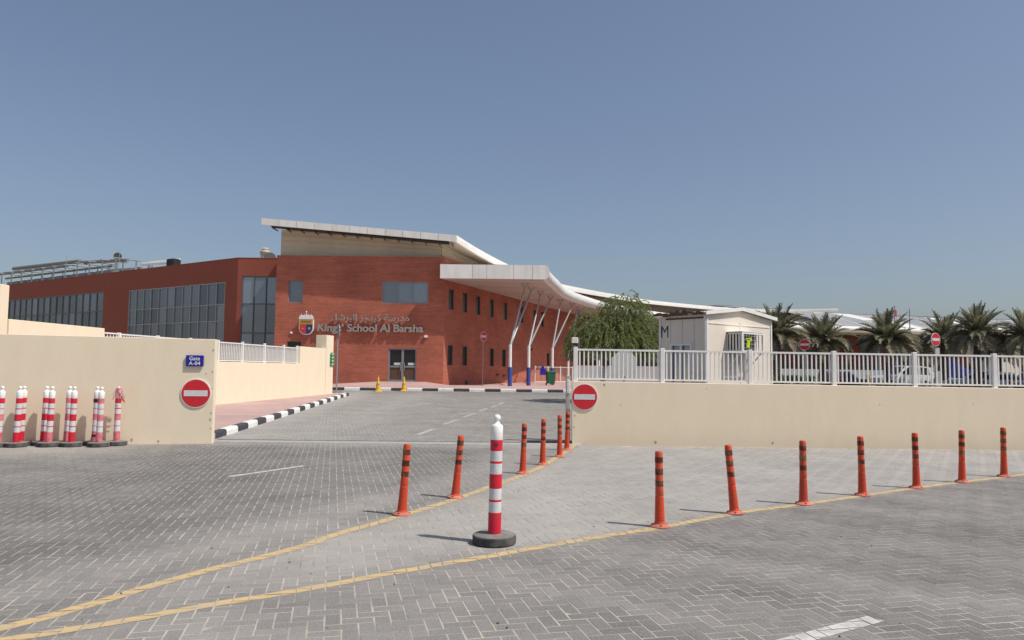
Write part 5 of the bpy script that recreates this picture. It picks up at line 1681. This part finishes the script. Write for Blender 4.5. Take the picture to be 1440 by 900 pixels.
# ------------------------------------------------------------------ parked cars
def make_car(name, label, loc, rz, paint, L=4.5, Wd=1.8, H=1.5, suv=False, hatch=True):
    t = thing(name, label, 'car', loc, rz, 'cars parked behind the railing')
    hw = Wd / 2
    belt = H * 0.60
    hood = H * 0.56
    # stations: x, lower z, belt z, roof z (None = no cabin), half width, roof half width
    xs_ = [(-L / 2, .42, hood * .80, None, hw * .80), (-L / 2 + .12, .28, hood * .92, None, hw * .93), (-L * .34, .22, hood, None, hw), (-L * .20, .20, belt * .97, None, hw)]
    cab = [(-L * .20, belt * .97), (-L * .03, H), (L * .22, H * .995), (L * .40 if suv else L * .34, H * .94 if suv else H * .90), (L * .46, belt * 1.02)]
    rear = [(L * .46, .24, belt * 1.02, None, hw * .97), (L / 2 - .05, .30, belt * .98, None, hw * .92), (L / 2, .45, belt * .80, None, hw * .85)]
    st = xs_ + [(-L * .03, .20, belt, 0, hw), (L * .22, .20, belt, 0, hw)] + rear
    b = MB()
    n = 0
    for (x, zl, zb, _, w) in st:
        for y, z in ((-w * .92, zl), (-w, zl + .18), (-w * 1.0, zb * .8), (-w * .95, zb), (0, zb + .025), (w * .95, zb), (w, zb * .8), (w, zl + .18), (w * .92, zl)):
            b.v.append((x, y, z))
    for k in range(len(st) - 1):
        for j in range(8):
            b.f.append((k * 9 + j, k * 9 + j + 1, k * 9 + 10 + j, k * 9 + 9 + j))
        b.f.append((k * 9, k * 9 + 9, k * 9 + 17, k * 9 + 8))
    b.f.append(tuple(range(9))[::-1]); e = (len(st) - 1) * 9; b.f.append(tuple(range(e, e + 9)))
    # greenhouse
    g0 = len(b.v)
    for (x, z) in cab:
        f = (z - belt) / (H - belt)
        w = hw * (.95 - .17 * max(f, 0))
        b.v += [(x, -w, z), (x, 0, z + .03 * max(f, 0)), (x, w, z)]
    for k in range(len(cab) - 1):
        b.f += [(g0 + 3 * k, g0 + 3 * k + 1, g0 + 3 * k + 4, g0 + 3 * k + 3), (g0 + 3 * k + 1, g0 + 3 * k + 2, g0 + 3 * k + 5, g0 + 3 * k + 4)]
    for s in (0, 2):
        b.f.append(tuple(g0 + 3 * k + s for k in range(5)) if s == 2 else tuple(g0 + 3 * k + s for k in range(5))[::-1])
    body = b.obj('body', M[paint], t, smooth=40)
    # glass panels, slightly proud
    def sideq(x0, x1, y_sign):
        def top(x):
            for k in range(len(cab) - 1):
                if cab[k][0] <= x <= cab[k + 1][0]:
                    q = (x - cab[k][0]) / (cab[k + 1][0] - cab[k][0]); return cab[k][1] + q * (cab[k + 1][1] - cab[k][1])
            return belt
        pts = []
        for x, z in ((x0, belt * 1.03), (x1, belt * 1.03), (x1, max(top(x1) - .09, belt * 1.04)), (x0, max(top(x0) - .09, belt * 1.04))):
            f = max((z - belt) / (H - belt), 0)
            pts.append((x, y_sign * (hw * (.95 - .17 * f) + .012), z))
        MB().add(pts, [(0, 1, 2, 3) if y_sign < 0 else (3, 2, 1, 0)]).obj('side_window', M['glass_dark'], t)
    for s in (-1, 1):
        sideq(-L * .13, L * .02, s); sideq(L * .035, L * .20, s); sideq(L * .215, L * .36, s)
        MB().box((-L * .12, s * (hw + .07), belt * 1.02), (.12, .16, .11)).obj('mirror', M[paint], t)
        MB().bbox((-L / 2 + .1, s * hw * .66, hood * .80), (.14, .36, .14), .03).obj('headlight', M['lamp_clear'], t)
        MB().bbox((L / 2 - .06, s * hw * .74, belt * .86), (.12, .26, .22), .03).obj('tail_light', M['tail_red'], t)
    def glassq(k, nm, shrink):
        (xa, z_a), (xb, z_b) = cab[k], cab[k + 1]
        d = Vector((z_a - z_b, 0, xb - xa)).normalized()
        P = []
        for q in (.1, .9):
            x, z = xa + (xb - xa) * q, z_a + (z_b - z_a) * q
            f = max((z - belt) / (H - belt), 0); w = hw * (.95 - .17 * f) - .08
            P += [Vector((x, -w, z)) + d * .025, Vector((x, w, z)) + d * .025]
        MB().add(P, [(0, 1, 3, 2)]).obj(nm, M['glass_dark'], t)
    glassq(0, 'windshield', .1); glassq(3, 'rear_window', .1)
    for x in (-L * .31, L * .30):
        for s in (-1, 1):
            w = MB().tube([(x, s * (hw - .2), .33), (x, s * (hw + .01), .33)], .33, 18).obj('wheel', M['tyre'], t, smooth=40)
            MB().tube([(x, s * (hw + .012), .33), (x, s * (hw + .02), .33)], .2, 12).obj('rim', M['steel'], w)
    MB().box((-L / 2 + .02, 0, .42), (.1, hw * 1.5, .14)).obj('front_bumper', M['black'], t)
    MB().box((L / 2 - .02, 0, .42), (.1, hw * 1.5, .14)).obj('rear_bumper', M['black'], t)
    return t

make_car('parked_car', 'large white sport utility car parked behind the railing, facing left', (32.4, 62, 0.42), 0.10, 'car_white', 4.9, 1.9, 1.85, True)
make_car('parked_car', 'silver hatchback behind the railing, right of the tilted sign', (34.4, 55.5, 0.37), -0.55, 'car_silver', 4.3, 1.8, 1.52)
make_car('parked_car', 'white car with red tail lights beside the silver hatchback', (34.6, 52.6, 0.37), -2.35, 'car_white', 4.4, 1.8, 1.40)
make_car('parked_car', 'grey car at the right edge behind the railing', (36.2, 52.0, 0.37), 0.35, 'car_grey', 4.4, 1.8, 1.42)
make_car('parked_car', 'dark maroon car partly hidden beyond the first palm', (24.6, 58.0, 0.37), -1.9, 'car_maroon', 4.2, 1.75, 1.40)
make_car('parked_car', 'dark blue car left of the white sport utility car', (28.3, 63.0, 0.37), 2.7, 'car_dark', 4.2, 1.75, 1.36)

# ------------------------------------------------------------------ weeping tree
tr = thing('weeping_tree', 'broad green tree with fine drooping foliage beside the guard cabin', 'tree', (4.55, 33.0, 0.2))
tb = MB()
tb.tube([(4.05, 33.0, 0.1), (4.0, 33.0, 1.0), (4.15, 33.0, 1.9), (4.5, 33.0, 2.7)], [0.12, .10, .09, .07], 9)
limbs = []
for k in range(14):
    a = k / 14 * 2 * PI + random.uniform(-.2, .2)
    r = random.uniform(.7, 1.5)
    tip = Vector((4.62 + r * math.cos(a), 33.0 + r * math.sin(a), random.uniform(3.2, 4.3)))
    limbs.append(tip)
    tb.tube([(4.15, 33.0, 1.8), (4.3 + .4 * r * math.cos(a), 33.0 + .4 * r * math.sin(a), 2.9), tip], [.055, .035, .012], 6)
tb.tube([(4.5, 33.0, 2.6), (4.9, 33.0, 3.8), (5.15, 33.0, 5.0)], [.06, .04, .012], 6)
tb.obj('trunk', M['bark'], tr, True, smooth=50)
MB().lathe([(0.135, 0.12), (0.118, 1.0), (0.112, 1.55)], 12, (4.03, 33.0, 0.2), cap=False).obj('trunk_paint', M['whitewash'], tr, True, smooth=50)
V, Q = [], []
def lobe(cx, cy, cz, rx, ry_, rz_, n, seed):
    R = np.random.default_rng(seed)
    for _ in range(n):
        th = R.uniform(0, 2 * PI); u = R.uniform(-0.35, 1.0); rr = R.uniform(.45, 1.0) ** .5 * R.choice([1, 1, .96, 1.05])
        s = math.sqrt(max(1 - u * u, 0))
        p = np.array([cx + rx * rr * s * math.cos(th), cy + ry_ * rr * s * math.sin(th), cz + rz_ * rr * u])
        out = np.array([math.cos(th), math.sin(th), 0])
        ln = R.uniform(.35, .95)
        d = out * R.uniform(.25, .9) + np.array([R.uniform(-.3, .3), R.uniform(-.3, .3), R.uniform(-.25, .55)])
        q = p.copy()
        steps = int(ln / .045)
        for k in range(steps):
            d = d + np.array([0, 0, -.14]); d = d / np.linalg.norm(d)
            q = q + d * .045
            if q[2] < 2.02: break
            for _s in range(3):
                a = R.uniform(0, 2 * PI)
                w = R.uniform(.009, .016); l = R.uniform(.06, .12)
                dd = d * .8 + np.array([math.cos(a), math.sin(a), R.uniform(-.6, .3)]) * .6
                dd = dd / np.linalg.norm(dd)
                sd = np.cross(dd, R.normal(size=3)); sd = sd / (np.linalg.norm(sd) + 1e-6) * w
                n0 = len(V)
                V.extend([q - sd, q + sd, q + dd * l + sd * .5, q + dd * l - sd * .5]); Q.append((n0, n0 + 1, n0 + 2, n0 + 3))
lobe(4.45, 33, 2.75, 1.80, 1.6, 1.35, 620, 1)
lobe(5.05, 33, 3.85, 1.0, 0.95, 1.2, 270, 2)
lobe(3.75, 33, 3.25, 1.10, 1.1, 1.05, 170, 3)
lobe(5.35, 32.8, 2.75, 1.15, 1.2, 0.95, 190, 4)
lobe(4.4, 31.9, 2.7, 1.3, 0.9, 0.9, 160, 5)
o = link('crown', np_mesh('crown', np.array(V), np.array(Q)), M['leaf'], tr, True)
o['kind'] = 'stuff'

# ------------------------------------------------------------------ date palms
def frond_mesh(L, droop, seed, wide=0.42):
    R = np.random.default_rng(seed)
    b = MB()
    pts = []
    n = 14
    el = 0.0
    p = np.array([0., 0., 0.])
    ang = 0.0
    for k in range(n + 1):
        pts.append(p.copy())
        a = -droop * (k / n) ** 1.3
        p = p + np.array([math.cos(a), 0, math.sin(a)]) * L / n
    b.tube([tuple(q) for q in pts], [0.028 * (1 - k / n) + .006 for k in range(n + 1)], 4)
    for k in range(1, 4 * n):
        f = k / (4 * n)
        i = min(int(f * n), n - 1); q = pts[i] + (pts[i + 1] - pts[i]) * (f * n - i)
        t = (pts[i + 1] - pts[i]); t = t / np.linalg.norm(t)
        if f < .12: continue
        ll = wide * (math.sin(PI * min(f * 1.0 + .12, 1)) ** .6) * R.uniform(.8, 1.15) + .05
        up_ = np.array([-t[2], 0, t[0]])
        for s in (-1, 1):
            d = t * R.uniform(.65, .95) + np.array([0, s, 0]) * R.uniform(.55, .85) + up_ * R.uniform(.15, .5)
            d = d / np.linalg.norm(d)
            w = t * .017
            e = q + d * ll + np.array([0, 0, -.06 * ll])
            b.add([q - w, q + w, e + w * .2, e - w * .2], [(0, 1, 2, 3)])
    return b.mesh('frond')
FM = [frond_mesh(1.0, dr_, 20 + i, w) for i, (dr_, w) in enumerate([(0.6, .22), (0.95, .22), (1.3, .2), (0.35, .2)])]
for m_ in FM: m_.materials.append(M['palm_leaf'])
FDm = [frond_mesh(1.0, dr_, 40 + i, .17) for i, dr_ in enumerate([1.05, 1.5])]
for m_ in FDm: m_.materials.append(M['palm_dry'])

def palm(label, x, y, zc, size, seed, ngreen=36, ndry=34):
    R = random.Random(seed)
    t = thing('date_palm', label, 'palm tree', (x, y, 0.36), 0, 'date palms before the far school wing')
    pr = []
    h = zc - 0.36
    k = 0
    z = 0.0
    while z < h:
        pr += [(0.24, z), (0.20, z + .13)]
        z += .16
    pr += [(0.30, h - .1), (0.32, h + .15), (0.12, h + .4)]
    MB().lathe(pr, 10).obj('trunk', M['palm_bark'], t)
    for i in range(ngreen + ndry):
        dry = i >= ngreen
        az = i * 2.39996 + R.uniform(-.25, .25)
        if not dry:
            f = i / ngreen
            el = math.radians(86 - 78 * f ** 0.85 + R.uniform(-7, 7))
            me = FM[3] if f < .2 else FM[R.choice([0, 1]) if f < .6 else R.choice([1, 2])]
            s = size * R.uniform(.88, 1.1)
        else:
            el = math.radians(R.uniform(-22, 26))
            me = FDm[i % 2]
            s = size * R.uniform(.85, 1.15)
        o = bpy.data.objects.new('dry_frond' if dry else 'frond', me)
        COL.objects.link(o)
        o.parent = t
        o.location = (0.12 * math.cos(az), 0.12 * math.sin(az), h + R.uniform(0, .25))
        o.rotation_euler = (0, -el, az)
        o.scale = (s, s, s)
    return t
palm('date palm rising just behind the right end of the guard cabin', 16.3, 46, 3.7, 2.05, 1)
palm('date palm with the no entry sign before it', 20.8, 50, 3.55, 2.05, 2)
palm('date palm above the white sport utility car, dense pale fronds', 25.1, 50, 3.7, 2.1, 3)
palm('tall slim-crowned date palm right behind the tilted sign', 33.6, 58, 4.1, 2.35, 4)
palm('tallest date palm, spiky upright fronds over the silver hatchback', 32.4, 52, 4.3, 2.15, 5)
palm('date palm cut by the right edge of the picture', 34.6, 50, 3.95, 2.15, 6)
palm('small browned date palm between two taller ones, far back', 35.5, 65, 3.4, 2.2, 7, 18, 26)
palm('browned date palm low behind the right-hand palms', 40.5, 62, 3.4, 2.1, 8, 14, 26)
